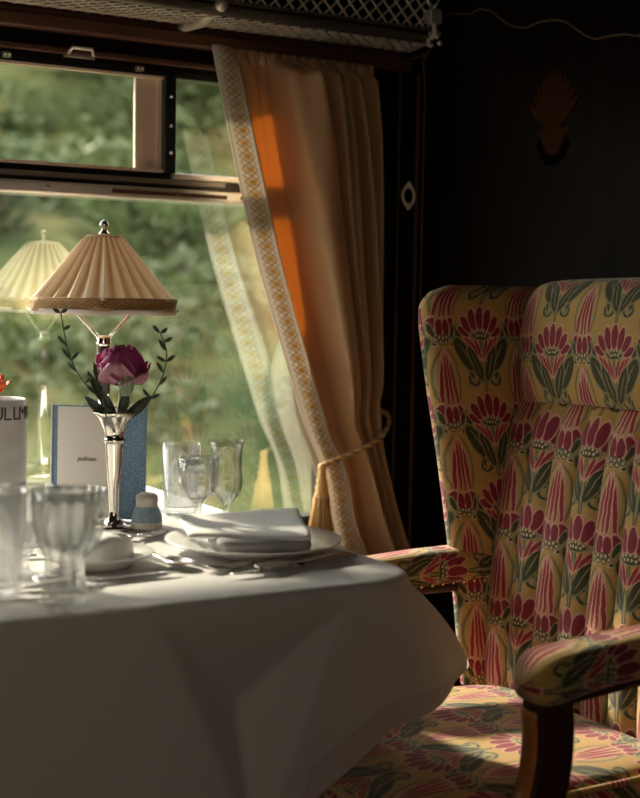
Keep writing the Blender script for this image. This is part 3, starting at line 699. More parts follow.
# turned-under hem strip showing below the diagonal edge
b = MB()
def under(u, v):
    s = lerp(0.86, L1+La+0.225, u); p = Vector(skirt(s, 1.0))
    dn = lerp(0.020, 0.068, u**0.7)*(1 if u < 0.97 else 1)
    return (p.x+0.004*v+0.012*v*(1-u), p.y+0.012*v+0.006, p.z+0.006-dn*v)
b.grid(60, 6, under); u_ = b.build('turned_hem', mat('thin_linen_hem', (0.72, 0.64, 0.60), 0.8, var=0.05, bump=0.2, bscale=500, transl=0.55), cloth); u_['label'] = 'turned-under hem, painted paler as if sunlit'  # sun glow through the hem put into its paler pinkish colour

# ------------------------------------------------------------------ armchair
ch = thing('wing_armchair', 'winged armchair upholstered in gold and crimson thistle fabric, beside the table', 'armchair', (1.2, -0.845, 0))
UPH = M['uph']; T = 0.15; YI0, YI1 = -0.560, -1.130
prof_x = [(0.44, 1.448), (0.50, 1.446), (0.62, 1.452), (0.75, 1.466), (0.86, 1.482), (0.95, 1.498), (1.0, 1.504)]
NC = 9; CW = (YI0-YI1)/NC
def backf(u, v):
    z = lerp(0.43, 0.965, v); c = u*NC; f = c-int(c) if c < NC else 1.0
    x = curve(prof_x, z)-0.030*max(0, 1-(2*f-1)**2)**0.5*max(0, min(1, (0.965-z)/0.07+0.1))
    return (x+0.012, YI0-0.0+(YI1-YI0)*u, z)
b = MB(); b.grid(NC*16, 60, backf, lambda u, v: ((u*NC-1.5)/2, (lerp(0.43, 0.965, v)-0.885)/T+0.72)); b.build('backrest', UPH, ch, mods=[('solid', 0.02, 1)])
b = MB(); b.grid(1, 10, lambda u, v: (curve(prof_x, lerp(0.35, 1.0, v))+0.065+0.06*v**2+(0.0 if u == 0 else 0.02), YI0-0.02, lerp(0.35, 1.13, v)))
bk = MB()
def bfr(u, v):
    a = 2*PI*u; z = lerp(0.30, 1.125, v); sx = 0.028; cx = curve([(0.3, 1.500), (0.7, 1.508), (1.0, 1.540), (1.13, 1.552)], z)
    cs, sn = math.cos(a), math.sin(a); e = 0.35
    return (cx+sx*math.copysign(abs(cs)**e, cs), -0.845+0.30*math.copysign(abs(sn)**e, sn), z)
bk.grid(48, 24, bfr, closeu=True); bk.build('back_frame', UPH, ch)
# headrest pillow
def headf(u, v):
    # v runs around: lower front seam up over the top to the back
    zt = [(0, 0.948), (0.08, 0.952), (0.3, 1.03), (0.55, 1.105), (0.75, 1.148), (0.88, 1.158), (1.0, 1.150)]
    xt = [(0, 1.492), (0.08, 1.460), (0.3, 1.443), (0.55, 1.450), (0.75, 1.475), (0.88, 1.512), (1.0, 1.56)]
    e = 1-abs(2*u-1)**10
    z = curve(zt, v); x = lerp(curve(xt, v)+0.03, curve(xt, v), e)
    return (x, lerp(-0.568, -1.122, u), z-0.010*(1-e)+0.004*math.sin(PI*u))
b = MB(); b.grid(60, 30, headf, lambda u, v: ((lerp(-0.568, -1.122, u)+0.69)/T, (curve([(0, 0.945), (0.08, 0.952), (0.3, 1.03), (0.55, 1.11), (0.75, 1.165), (1.0, 1.24)], v)-1.05)/T+0.75))
b.build('headrest', UPH, ch, mods=[('solid', 0.015, -1)])
# wings
def wing(sgn, yin):
    zt = [i/44 for i in range(45)]
    def wf(u, v):
        z = lerp(0.44, 1.148, v)
        xf = curve([(0.44, 1.392), (0.51, 1.382), (0.62, 1.368), (0.708, 1.354), (0.80, 1.338), (0.866, 1.326), (0.96, 1.306), (1.05, 1.290), (1.10, 1.284), (1.12, 1.290), (1.138, 1.308), (1.148, 1.34)], z)
        th = 0.052*(1 if z < 1.10 else max(0.05, math.sqrt(max(0, 1-((z-1.10)/0.0485)**2))))
        th0 = 0.052; mid = yin+sgn*th0/2
        xb = 1.53; pth = []
        # cross-section: inner face, rounded front, outer face
        n = 8
        if u < 0.4: k = u/0.4; x = lerp(xb, xf+0.026, k); y = mid-sgn*th/2 - sgn*0.006*math.sin(PI*k)
        elif u < 0.6:
            a = (u-0.4)/0.2*PI; x = xf+0.026-0.026*math.sin(a); y = mid-sgn*th/2*math.cos(a)
        else: k = (u-0.6)/0.4; x = lerp(xf+0.026, xb, k); y = mid+sgn*th/2
        return (x, y, z)
    def wuv(u, v):
        p = wf(u, v); z = lerp(0.44, 1.148, v); f = wf(0.5, v)
        d = (p[0]-f[0]) if u < 0.5 else -(p[0]-f[0])-0.03
        # pattern follows the slanted front edge
        return ((d-0.025+0.3*0)/T+0.5, (z-1.077)/T+0.75)
    b = MB(); b.grid(60, 60, wf, wuv); b.grid(2, 60, lambda u, v: (1.53, yin+sgn*0.052*u, lerp(0.44, 1.14, v)))
    return b.build('wing', UPH, ch)
wing(1, -0.560); wing(-1, -1.130)
# seat cushion
def seatf(u, v):
    a = 2*PI*u; cs, sn = math.cos(a), math.sin(a); e = 0.34
    # v: 0 bottom edge .. 1 centre top
    prof = [(0, (0.97, 0.385)), (0.10, (1.0, 0.40)), (0.2, (1.0, 0.435)), (0.28, (0.985, 0.452)), (0.45, (0.88, 0.466)), (0.7, (0.55, 0.476)), (1.0, (0.001, 0.480))]
    k = curve([(p[0], p[1][0]) for p in prof], v); z = curve([(p[0], p[1][1]) for p in prof], v)
    hx_, hy_ = 0.25, 0.242
    x = 1.18+hx_*k*math.copysign(abs(cs)**e, cs); y = -0.82+hy_*k*math.copysign(abs(sn)**e, sn)
    if cs < 0: x -= 0.018*(1-min(1, abs(sn)**2))*k
    return (x, y, z)
b = MB(); b.grid(96, 30, seatf, lambda u, v: ((seatf(u, v)[1]+0.02)/T, -(seatf(u, v)[0])/T-0.25+(0.45-min(0.45, seatf(u, v)[2]))/T), closeu=True); b.build('seat_cushion', UPH, ch)
b = MB(); b.tube([seatf(i/96, 0.27) for i in range(97)], 0.005, 8); b.build('piping', UPH, ch)
# seat rail
def railf(u, v):
    a = 2*PI*u; cs, sn = math.cos(a), math.sin(a); e = 0.3; z = lerp(0.29, 0.39, v); k = 1.02-0.03*(v < 0.05)
    return (1.19+0.262*k*math.copysign(abs(cs)**e, cs), -0.845+0.272*k*math.copysign(abs(sn)**e, sn), z)
b = MB(); b.grid(80, 6, railf, closeu=True); b.add([railf(i/80, 0) for i in range(80)], [tuple(range(80))]); b.add([railf(i/80, 1) for i in range(80)], [tuple(range(80))]); b.build('seat_rail', M['chairwood'], ch)
# arms
def arm(yc, near):
    def af(u, v):
        # v along from front end (0) to the back, u around
        a = 2*PI*u; x = lerp(1.045, 1.49, v)
        r = 1.0 if v > 0.12 else math.sqrt(max(0.0, 1-((0.12-v)/0.12)**2))
        r = max(r, 0.02); zc = 0.642+0.018*math.sin(v*2.2)-0.006*math.exp(-v*14); hz_ = 0.031+0.007*math.exp(-(v/0.14)**2); wy = 0.036+0.006*math.exp(-(v/0.2)**2)
        cs, sn = math.cos(a), math.sin(a); e = 0.62
        return (x, yc+wy*r*math.copysign(abs(cs)**e, cs), zc+hz_*r*math.copysign(abs(sn)**e, sn))
    b = MB(); b.grid(32, 40, af, lambda u, v: ((u*0.26)/T+0.1, lerp(1.035, 1.46, v)/T), closeu=True)
    o = b.build('armrest', UPH, ch)
    # nail row and wooden under-rail
    sgn = 1 if yc < -0.845 else -1
    b = MB(); b.tube([(lerp(1.07, 1.42, i/12), yc, 0.606+0.018*math.sin(lerp(0.1, 0.95, i/12)*2.2)) for i in range(13)], 0.014, 8); b.build('arm_rail', M['chairwood'], ch)
    b = MB()
    for i in range(16):
        k = lerp(0.14, 0.93, i/15); z = 0.614+0.022*math.sin(k*2.2)
        b.ball((lerp(1.035, 1.46, k), yc-0.038 if not near else yc+0.038, z), 0.0038, 8)
    b.build('nail_heads', M['goldstud'], ch)
    # scrolled post
    pf_ = [(0.615, 1.062, 1.134), (0.58, 1.066, 1.137), (0.545, 1.066, 1.137), (0.51, 1.060, 1.133), (0.48, 1.050, 1.125), (0.45, 1.035, 1.112), (0.42, 1.016, 1.098), (0.39, 0.998, 1.088), (0.35, 0.985, 1.085), (0.31, 0.985, 1.09)]
    zs = [p[0] for p in pf_][::-1]; f_ = [(p[0], p[1]) for p in pf_][::-1]; k_ = [(p[0], p[2]) for p in pf_][::-1]
    def sec(z, a, bq, y0, y1): return [(a, y0, z), (bq, y0, z), (bq, y1, z), (a, y1, z)]
    vs = []; n = 30; y0, y1 = yc-0.018, yc+0.018
    for i in range(n+1):
        z = lerp(0.31, 0.618, i/n); vs += sec(z, curve(f_, z), lerp(curve(f_, z), curve(k_, z), 0.82), y0, y1)
    fs = [(i*4+k, i*4+(k+1) % 4, (i+1)*4+(k+1) % 4, (i+1)*4+k) for i in range(n) for k in range(4)]+[(3, 2, 1, 0), (n*4, n*4+1, n*4+2, n*4+3)]
    b = MB(); b.add(vs, fs, None, False); post = b.build('arm_post', M['chairwood'], ch, mods=[('bevel', 0.005, 3)])
    # front face in a painted sunlit tone with dark stringing
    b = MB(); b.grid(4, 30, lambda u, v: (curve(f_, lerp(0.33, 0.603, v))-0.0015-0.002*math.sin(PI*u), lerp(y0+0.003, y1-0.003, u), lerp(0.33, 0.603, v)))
    q = b.build('front_face', M['chairwood_lit'], post, mods=[('solid', 0.002)]); q['label'] = 'polished front face, sunlit tone painted in'
    b = MB(); b.grid(1, 30, lambda u, v: (curve(f_, lerp(0.33, 0.590, v))-0.0042, lerp(yc-0.004, yc+0.001, u), lerp(0.33, 0.590, v))); b.build('stringing', M['chairwood'], post, mods=[('solid', 0.001)])
arm(-1.122, True); arm(-0.530, False)
for x, y in ((1.00, -1.085), (1.00, -0.605), (1.43, -1.085), (1.43, -0.605)):
    s_ = -1 if x < 1.2 else 1
    MB().tube([(x, y, 0.33), (x+s_*0.012, y, 0.26), (x+s_*0.004, y, 0.14), (x+s_*0.0, y, 0.05), (x+s_*0.018, y, 0.012)], [0.034, 0.030, 0.019, 0.016, 0.020], 12).build('leg', M['chairwood'], ch)

# ------------------------------------------------------------------ table lamp
LX, LY = 0.860, -0.150
CT = CZ+0.0022        # top of the cloth
lp = thing('table_lamp', 'silver table lamp with a pleated beige silk shade by the window', 'lamp', (LX, LY, CT))
MB().lathe([(0.0001, 0.0), (0.055, 0.0), (0.055, 0.006), (0.045, 0.012), (0.018, 0.020), (0.011, 0.04), (0.010, 0.10), (0.014, 0.115), (0.010, 0.13), (0.009, 0.20), (0.0001, 0.201)], 28, (LX, LY, CT)).build('base', M['silver'], lp)
MB().lathe([(0.0001, 0.19), (0.012, 0.19), (0.012, 0.278), (0.0001, 0.278)], 20, (LX, LY, CT)).build('stem_sleeve', mat('dark_sleeve', (0.05, 0.03, 0.03), 0.3), lp)
MB().lathe([(0.0001, 0.275), (0.0135, 0.275), (0.0145, 0.280), (0.0125, 0.284), (0.0145, 0.288), (0.012, 0.293), (0.0001, 0.294)], 20, (LX, LY, CT)).build('collar', M['silver'], lp)
for s_ in (-1, 1):
    MB().tube([(LX+s_*0.003, LY-s_*0.002, 1.040), (LX+s_*0.022, LY-s_*0.012, 1.063), (LX+s_*0.042, LY-s_*0.022, 1.088), (LX+s_*0.050, LY-s_*0.026, 1.105)], 0.0032, 8).build('shade_arm', M['silver'], lp)
HEX = 6; ROT = R(8)
def hexr(th):
    a = ((th-ROT) % (2*PI/HEX))-PI/HEX; return lerp(1.0, math.cos(PI/HEX)/math.cos(a), 0.5)
def shadef(rb, z0, rt_, z1, pleat):
    def fn(u, v):
        th = 2*PI*u; t = v
        r = lerp(rb, rt_, t**0.92); hr = lerp(hexr(th), 1.0, t**2)
        p = 1+pleat*(abs(((th*26/(2*PI)) % 1.0)-0.5)*4-1)*(0.45+0.55*t)
        r = r*hr*p
        return (LX+r*math.cos(th), LY+r*math.sin(th), lerp(z0, z1, t))
    return fn
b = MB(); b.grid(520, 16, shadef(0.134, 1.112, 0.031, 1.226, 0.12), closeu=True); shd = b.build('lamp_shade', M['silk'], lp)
b = MB(); b.grid(252, 3, lambda u, v: shadef(0.1395, 1.094, 0.1335, 1.116, 0.0)(u, v), lambda u, v: (v, u*32), closeu=True); b.build('braid', M['shadeband'], shd, mods=[('solid', 0.002)])
b = MB(); b.grid(252, 2, lambda u, v: shadef(0.1375, 1.087, 0.1360, 1.096, 0.0)(u, v), closeu=True); b.build('lining_edge', M['lining'], shd, mods=[('solid', 0.0015)])
b = MB(); b.lathe([(0.0001, 1.231), (0.030, 1.229), (0.034, 1.226), (0.032, 1.221), (0.0001, 1.221)], 32, (LX, LY, 0)); b.build('shade_cap', M['shade'], shd)
MB().lathe([(0.0001, 1.228), (0.012, 1.229), (0.008, 1.234), (0.0045, 1.238), (0.007, 1.243), (0.009, 1.248), (0.006, 1.253), (0.0001, 1.256)], 16, (LX, LY, 0)).build('finial', M['silver'], lp)

# ------------------------------------------------------------------ vase with peony
VX, VY = 0.760, -0.462
va = thing('bud_vase', 'silver trumpet bud vase in front of the menu card', 'vase', (VX, VY, CT))
H = 0.182
vp = [(0.0001, 0.0), (0.034, 0.0), (0.035, 0.003), (0.027, 0.006), (0.012, 0.012), (0.0085, 0.020), (0.0078, 0.028), (0.0095, 0.060), (0.0125, 0.10), (0.0150, 0.132), (0.0160, 0.136), (0.0185, 0.1385), (0.0160, 0.141), (0.0150, 0.145), (0.0165, 0.152), (0.0205, 0.163), (0.027, 0.174), (0.034, 0.1815), (0.0335, 0.183), (0.026, 0.176), (0.0185, 0.163), (0.014, 0.15), (0.0001, 0.145)]
MB().lathe(vp, 40, (VX, VY, CT)).build('vase_body', M['silver'], va)
pn = thing('peony', 'pink peony bloom with dark leaves standing in the silver vase', 'flower', (VX, VY, 0.90))
PCX, PCY, PCZ = 0.770, -0.466, 0.995
def petal(bb, c, yaw, elev, ln, wd, cup):
    """a cupped petal leaving point c"""
    ca, sa = math.cos(yaw), math.sin(yaw)
    def fn(u, v):
        q = (u-0.5)*2; l = ln*v; wv = wd*math.sin(PI*min(1, 0.10+0.82*v))**0.7*(1+0.06*math.sin(9*v+yaw*5))
        e = elev+cup*v; 
        rad = l*math.cos(elev+cup*v*0.5); hz_ = l*math.sin(elev+cup*v*0.5)
        side = q*wv; lift = -0.25*q*q*wv; rad2 = rad+lift*0.8+0.0018*math.sin(q*8+yaw*3)*v
        return (c[0]+rad2*ca-side*sa, c[1]+rad2*sa+side*ca, c[2]+hz_+0.002*math.sin(q*7+yaw)*v)
    bb.grid(10, 10, fn)
CC = (PCX, PCY, 0.985)
k = 0
for ringn, (n, el, ln, wd, cup, c_) in enumerate(((6, R(-25), 0.050, 0.031, 1.9, 'petal_pale'), (7, R(-5), 0.055, 0.032, 1.9, 'petal'), (8, R(22), 0.055, 0.029, 1.7, 'petal'), (7, R(45), 0.053, 0.025, 1.5, 'petal'), (6, R(65), 0.050, 0.020, 1.2, 'petal'))):
    for i in range(n):
        bb = MB(); petal(bb, CC, 2*PI*i/n+ringn*0.5+random.uniform(-.1, .1), el+random.uniform(-.12, .12), ln*random.uniform(0.9, 1.08), wd, cup*random.uniform(0.8, 1.2))
        bb.build('petal', M[c_], pn, mods=[('solid', 0.0006)])
bb = MB(); petal(bb, (PCX-0.006, PCY-0.032, 0.966), R(-110), R(80), 0.040, 0.011, 0.25); petal(bb, (PCX, PCY-0.030, 0.966), R(-70), R(70), 0.034, 0.010, 0.3); bb.build('sepal', M['sepal'], pn, mods=[('solid', 0.001)])
MB().tube([(VX, VY, 0.905), (VX+0.006, VY-0.004, 0.94), (PCX, PCY, 0.987)], 0.0028, 8).build('stem', M['sepal'], pn)
def leafmesh(bb, base, tip, wd, droop=0.0, n=8):
    base = Vector(base); tip = Vector(tip); d = tip-base; sd_ = d.cross(Vector((0.5, 0.866, 0.2))).normalized(); nn = d.cross(sd_).normalized()
    def fn(u, v):
        q = (u-0.5)*2; c = base.lerp(tip, v)+Vector((0, 0, -droop*4*v*(1-v)*-1)); wv = wd*math.sin(PI*v)**0.8
        p = c+sd_*q*wv+nn*abs(q)*wv*0.35
        return tuple(p)
    bb.grid(4, n, fn)
V3 = lambda x, z, y=VY: (x, y, z)
for base, tip, wd in (((VX-0.004, VY, 0.925), (VX-0.045, VY+0.012, 0.965), 0.008), ((VX-0.002, VY-0.01, 0.925), (VX-0.024, VY-0.01, 0.975), 0.008), ((VX-0.01, VY-0.01, 0.935), (VX-0.038, VY+0.02, 1.005), 0.006),
                      ((VX+0.004, VY-0.012, 0.925), (VX+0.012, VY-0.025, 0.975), 0.008), ((VX+0.008, VY-0.008, 0.925), (VX+0.055, VY-0.02, 0.965), 0.009), ((VX-0.022, VY, 0.975), (VX-0.034, VY, 1.018), 0.005),
                      ((VX+0.0, VY-0.015, 0.922), (VX-0.028, VY-0.03, 0.950), 0.008)):
    bb = MB(); leafmesh(bb, base, tip, wd); bb.build('leaf', M['darkleaf'], pn, mods=[('solid', 0.0005)])
def sprig(pts, side, lab):
    t = thing('leafy_sprig', lab, 'sprig', (VX, VY, 0.92), group=None)
    MB().tube(fine(pts, 20), 0.0011, 6).build('stem', M['sprig'], t)
    fp_ = fine(pts, 9)
    for i in range(3, 10):
        p = Vector(fp_[i]); 
        for s_ in ((-1, 1) if i % 3 == 0 else ((-1) ** i,)):
            tp = p+Vector((s_*random.uniform(0.008, 0.014), -s_*0.006, random.uniform(0.006, 0.020)))
            bb = MB(); leafmesh(bb, p, tp, 0.0032, n=5); bb.build('leaf', M['sprig'] if i % 3 else M['darkleaf'], t, mods=[('solid', 0.0004)])
sprig([(VX-0.005, VY, 0.91), (VX-0.02, VY+0.006, 0.955), (VX-0.050, VY+0.015, 0.992), (VX-0.068, VY+0.022, 1.035), (VX-0.077, VY+0.03, 1.092)], -1, 'long leafy green sprig rising left of the peony')
sprig([(VX+0.006, VY, 0.915), (VX+0.045, VY-0.01, 0.945), (VX+0.070, VY-0.02, 0.99), (VX+0.078, VY-0.022, 1.03), (VX+0.068, VY-0.02, 1.062)], 1, 'thin curved green sprig rising right of the peony')

# ------------------------------------------------------------------ menu card
mc = thing('menu_card', 'blue patterned menu cover with a white page, standing behind the vase', 'menu', (0.775, -0.35, CT))
A = Vector((0.706, -0.309, 0)); B = Vector((0.828, -0.421, 0)); dn_ = (B-A).normalized(); nn_ = Vector((-dn_.y, dn_.x, 0))   # nn_ towards the window
def sheet(a, bq, z0, z1, off, th, name, mt, par, lean=0.03):
    p0 = A+dn_*a+nn_*off; p1 = A+dn_*bq+nn_*off
    vs = []
    for z in (z0, z1):
        l = nn_*(lean*(z-CT))
        for p in (p0, p1):
            for o in (0, th): q = p+nn_*o+l; vs.append((q.x, q.y, z))
    fs = [(0, 2, 3, 1), (4, 5, 7, 6), (0, 4, 6, 2), (1, 3, 7, 5), (0, 1, 5, 4), (2, 6, 7, 3)]
    return MB().add(vs, fs, None, False).build(name, mt, par)
LN = (B-A).length
sheet(0.0, LN, CT, 0.940, 0.004, 0.0012, 'cover', M['blue'], mc)
pg = sheet(0.012, LN*0.70, CT+0.001, 0.938, 0.0025, 0.0006, 'page', M['paper'], mc)
sheet(0.0, 0.0022, CT, 0.9405, 0.0015, 0.004, 'cover_edge', M['paper'], mc)
def text(body, size, loc, rot, mt, parent, name, ext=0.0002, shear=0.0):
    c = D.curves.new(name, 'FONT'); c.body = body; c.size = size; c.extrude = ext; c.shear = shear; c.align_x = 'CENTER'; c.align_y = 'CENTER'
    o = D.objects.new(name, c); COL.objects.link(o)
    dg = bpy.context.evaluated_depsgraph_get(); me = D.meshes.new_from_object(o.evaluated_get(dg)); D.objects.remove(o)
    me.materials.clear(); me.materials.append(mt)
    o2 = D.objects.new(name, me); COL.objects.link(o2); o2.parent = parent
    par = parent
    while par.parent: par = par.parent
    o2.location = Vector(loc)-ORG.get(par.name, Vector((0, 0, 0))); o2.rotation_euler = rot
    return o2
q = A+dn_*0.064+nn_*(0.0015+0.03*0.10)
text('pullman', 0.0105, (q.x, q.y, 0.853), (R(90), 0, math.atan2(dn_.y, dn_.x)), M['ink'], pg, 'lettering', shear=0.3)

# white marbled canister with lettering at the left edge
kx, ky = 0.603, -0.338
kn = thing('paper_canister', 'grey-white marbled cylinder with dark lettering, cut by the left edge', 'canister', (kx, ky, CT))
MB().lathe([(0.0001, 0), (0.052, 0), (0.053, 0.004), (0.053, 0.196), (0.0505, 0.199), (0.049, 0.196), (0.049, 0.012), (0.0001, 0.012)], 48, (kx, ky, CT)).build('body', M['tinpaper'], kn)
for i, c_ in enumerate('PULLMAN'):
    a = R(-64+(i-3)*17); r = 0.0536
    text(c_, 0.030, (kx+r*math.cos(a), ky+r*math.sin(a), CT+0.177), (R(90), 0, a+PI/2), M['ink'], kn, 'letter', ext=0.0003)
fl = thing('orange_flower', 'orange flower standing in the marbled cylinder at the left edge', 'flower', (kx, ky, 0.93))
for i in range(10):
    bb = MB(); petal(bb, (kx+0.004, ky, 0.962), 2*PI*i/10, R(50 if i % 2 else 25), 0.032, 0.012, 0.5); bb.build('petal', M['orange'], fl, mods=[('solid', 0.0006)])
MB().tube([(kx, ky, CT+0.013), (kx+0.004, ky, 0.964)], 0.003, 8).build('stem', M['sepal'], fl)

# ------------------------------------------------------------------ salt shaker
sx, sy = 0.803, -0.492
ss = thing('salt_shaker', 'small round ceramic salt shaker with a blue band beside the vase', 'salt shaker', (sx, sy, CT))
MB().lathe([(0.0001, 0), (0.0225, 0), (0.0240, 0.004), (0.0242, 0.012)], 32, (sx, sy, CT)).build('foot', M['saltglaze'], ss)
MB().lathe([(0.0242, 0.012), (0.0235, 0.020), (0.0205, 0.029), (0.0175, 0.036)], 32, (sx, sy, CT)).build('blue_band', M['blueband'], ss)
MB().lathe([(0.0175, 0.036), (0.0165, 0.040), (0.0178, 0.046), (0.0165, 0.053), (0.010, 0.057), (0.0001, 0.058)], 32, (sx, sy, CT)).build('cap', M['saltglaze'], ss)

# ------------------------------------------------------------------ glassware
G = M['crystal']
def facet(n, d): return lambda th, z: 1-d*(0.5-0.5*math.cos(n*th))
def glass(name, label, x, y, body, rim=None, nf=12, depth=0.05, group='crystal glasses on the table'):
    t = thing(name, label, 'glass', (x, y, CT), group=None)
    zf0, zf1 = rim
    def rf(th, z):
        k = max(0, min(1, (z-zf0)/0.008))*max(0, min(1, (zf1-z)/0.008)); return 1-depth*k*(0.5-0.5*math.cos(nf*th))
    MB().lathe(body, 72, (x, y, CT), rf).build('glass_body', G, t)
    return t
def goblet_profile(foot, sh, bowl, wall=0.0016):
    """foot radius, stem top height, bowl [(r,z)...] outside from bottom to rim"""
    out = [(0.0001, 0.0), (foot, 0.0), (foot, 0.0022), (foot*0.6, 0.005), (0.0060, 0.010), (0.0048, sh*0.5), (0.0065, sh*0.85)]
    inn = [(max(0.0001, r-wall), z+(0.002 if i == 0 else 0)) for i, (r, z) in enumerate(bowl)][::-1]
    return out+bowl+inn+[(0.0001, bowl[0][1]+0.004)]
# fluted flower-form glass, goblet, tumbler behind the plate
glass('champagne_glass', 'tall crystal glass with a flared rim, rightmost of the three behind the plate', 0.948, -0.478,
      goblet_profile(0.028, 0.028, [(0.010, 0.032), (0.021, 0.044), (0.0255, 0.056), (0.0262, 0.072), (0.0245, 0.092), (0.0252, 0.112), (0.0290, 0.132)]), (0.045, 0.115))
glass('wine_goblet', 'short crystal goblet in the middle of the three glasses behind the plate', 0.905, -0.460,
      goblet_profile(0.028, 0.030, [(0.012, 0.034), (0.024, 0.044), (0.0300, 0.058), (0.0320, 0.078), (0.0330, 0.105)]), (0.046, 0.095))
tum = [(0.0001, 0), (0.0285, 0), (0.029, 0.004), (0.0335, 0.118), (0.0318, 0.118), (0.0270, 0.012), (0.0001, 0.010)]
glass('water_tumbler', 'straight clear water tumbler, leftmost of the three glasses behind the plate', 0.915, -0.372, tum, (0.01, 0.02), 12, 0.0)
# blurred foreground cluster
cut = [(0.0001, 0), (0.0250, 0), (0.0265, 0.003), (0.0260, 0.012), (0.0250, 0.030), (0.0235, 0.050), (0.0255, 0.060), (0.034, 0.075), (0.0385, 0.092), (0.0400, 0.115), (0.0415, 0.135), (0.0398, 0.135), (0.0380, 0.110), (0.0355, 0.090), (0.030, 0.077), (0.018, 0.066), (0.0001, 0.064)]
glass('cut_tumbler', 'heavy-footed cut crystal glass at the near edge of the table', 0.515, -0.935, cut, (0.012, 0.125), 10, 0.13)
glass('wine_goblet', 'out-of-focus crystal goblet just behind the heavy-footed cut glass', 0.560, -0.850,
      goblet_profile(0.030, 0.034, [(0.014, 0.038), (0.028, 0.052), (0.0350, 0.070), (0.0372, 0.092), (0.0385, 0.122)], 0.0022), (0.05, 0.112), 10, 0.06)
glass('cut_tumbler', 'out-of-focus crystal tumbler left of the heavy-footed cut glass', 0.455, -0.868,
      [(0.0001, 0), (0.0255, 0), (0.027, 0.004), (0.036, 0.128), (0.0340, 0.128), (0.0245, 0.014), (0.0001, 0.012)], (0.012, 0.115), 10, 0.07)
glass('wine_goblet', 'out-of-focus crystal goblet farther back at the left edge of the table', 0.520, -0.770,
      goblet_profile(0.030, 0.034, [(0.014, 0.038), (0.028, 0.052), (0.0340, 0.070), (0.0362, 0.092), (0.0375, 0.118)], 0.0022), (0.05, 0.108), 10, 0.06)

# ------------------------------------------------------------------ plates and napkins
def plate(x, y, r, label, z=CT):
    t = thing('dinner_plate' if r > 0.1 else 'side_plate', label, 'plate', (x, y, z))
    k = r/0.127
    MB().lathe([(0.0001, 0.003), (0.070*k, 0.003), (0.072*k, 0.0), (0.078*k, 0.0), (0.080*k, 0.004), (0.127*k, 0.0175), (0.1275*k, 0.0195), (0.126*k, 0.0200), (0.090*k, 0.0110), (0.080*k, 0.0065), (0.0001, 0.0055)], 80, (x, y, z)).build('plate_body', M['porcelain'], t)
    return t
plate(0.868, -0.732, 0.127, 'large white dinner plate holding a folded napkin')
plate(0.628, -0.735, 0.078, 'small white side plate left of the cutlery, partly behind the glasses')
# big folded napkin: rounded roll pad + upper sheet
nk = thing('folded_napkin', 'folded white linen napkin on the large dinner plate', 'napkin', (0.868, -0.735, CT+0.006))
nd = Vector((0.958-0.818, -0.729+0.682, 0)).normalized()   # along the roll (screen right)
npp = Vector((-nd.y, nd.x, 0))                              # away from viewer
NC0 = Vector((0.862, -0.738, 0))
def napbox(l0, l1, d0, d1, z0, z1, mt, name, par, bev, lift=0.0):
    vs = []
    n = 12
    b = MB()
    def P(l, d, z): q = NC0+nd*l+npp*d; return (q.x, q.y, z)
    def fn(u, v):
        a = 2*PI*u; cs, sn = math.cos(a), math.sin(a); e = bev
        d = (d0+d1)/2+(d1-d0)/2*math.copysign(abs(cs)**e, cs); zz = (z0+z1)/2+(z1-z0)/2*math.copysign(abs(sn)**e, sn)
        kk = 1-abs(2*v-1)**14; l = lerp(l0, l1, v)
        d = lerp((d0+d1)/2, d, max(kk, 0.0)); zz = lerp((z0+z1)/2, zz, max(kk, 0))
        return P(l, d, zz+lift*((d-d0)/(d1-d0))+0.0012*math.sin(l*60))
    b.grid(32, 30, fn, closeu=True)
    return b.build(name, mt, par)
NC0 = Vector((0.868, -0.742, 0))
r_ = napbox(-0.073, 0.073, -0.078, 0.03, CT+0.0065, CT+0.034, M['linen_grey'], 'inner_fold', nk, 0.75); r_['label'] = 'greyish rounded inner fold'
b = MB()
c00, c10, c11, c01 = Vector((0.756, -0.752, 0)), Vector((0.903, -0.838, 0)), Vector((0.982, -0.655, 0)), Vector((0.800, -0.612, 0))
def top_sheet(u, v):
    q = c00.lerp(c10, u).lerp(c01.lerp(c11, u), v)
    z = CT+0.037+0.0015*math.sin(u*7+v*3)+0.004*v*math.exp(-((u-1)/0.25)**2)-0.005*max(0, (0.12-v)/0.12)**2+0.004*math.exp(-((v-1)/0.2)**2)
    return (q.x, q.y, z)
b.grid(24, 20, top_sheet); b.build('upper_sheet', M['napkin'], nk, mods=[('solid', 0.0035, -1)])

NC0 = Vector((0.628, -0.735, 0))
n2 = thing('folded_napkin', 'crumpled white napkin on the small side plate', 'napkin', (0.628, -0.735, CT+0.006))
b = MB()
def crump(u, v):
    a = 2*PI*u; r = 0.050*math.sin(PI/2*min(1, v*1.0))**0.6*(1+0.12*math.sin(3*a+1)+0.05*math.sin(7*a)); z = CT+0.007+0.036*(1-v**2.2)*(1+0.15*math.sin(4*a)*v)+0.002*math.sin(9*a)*v
    return (0.628+r*math.cos(a), -0.735+r*math.sin(a)*0.8, z)
b.grid(48, 16, crump, closeu=True); b.build('napkin_body', M['napkin'], n2)

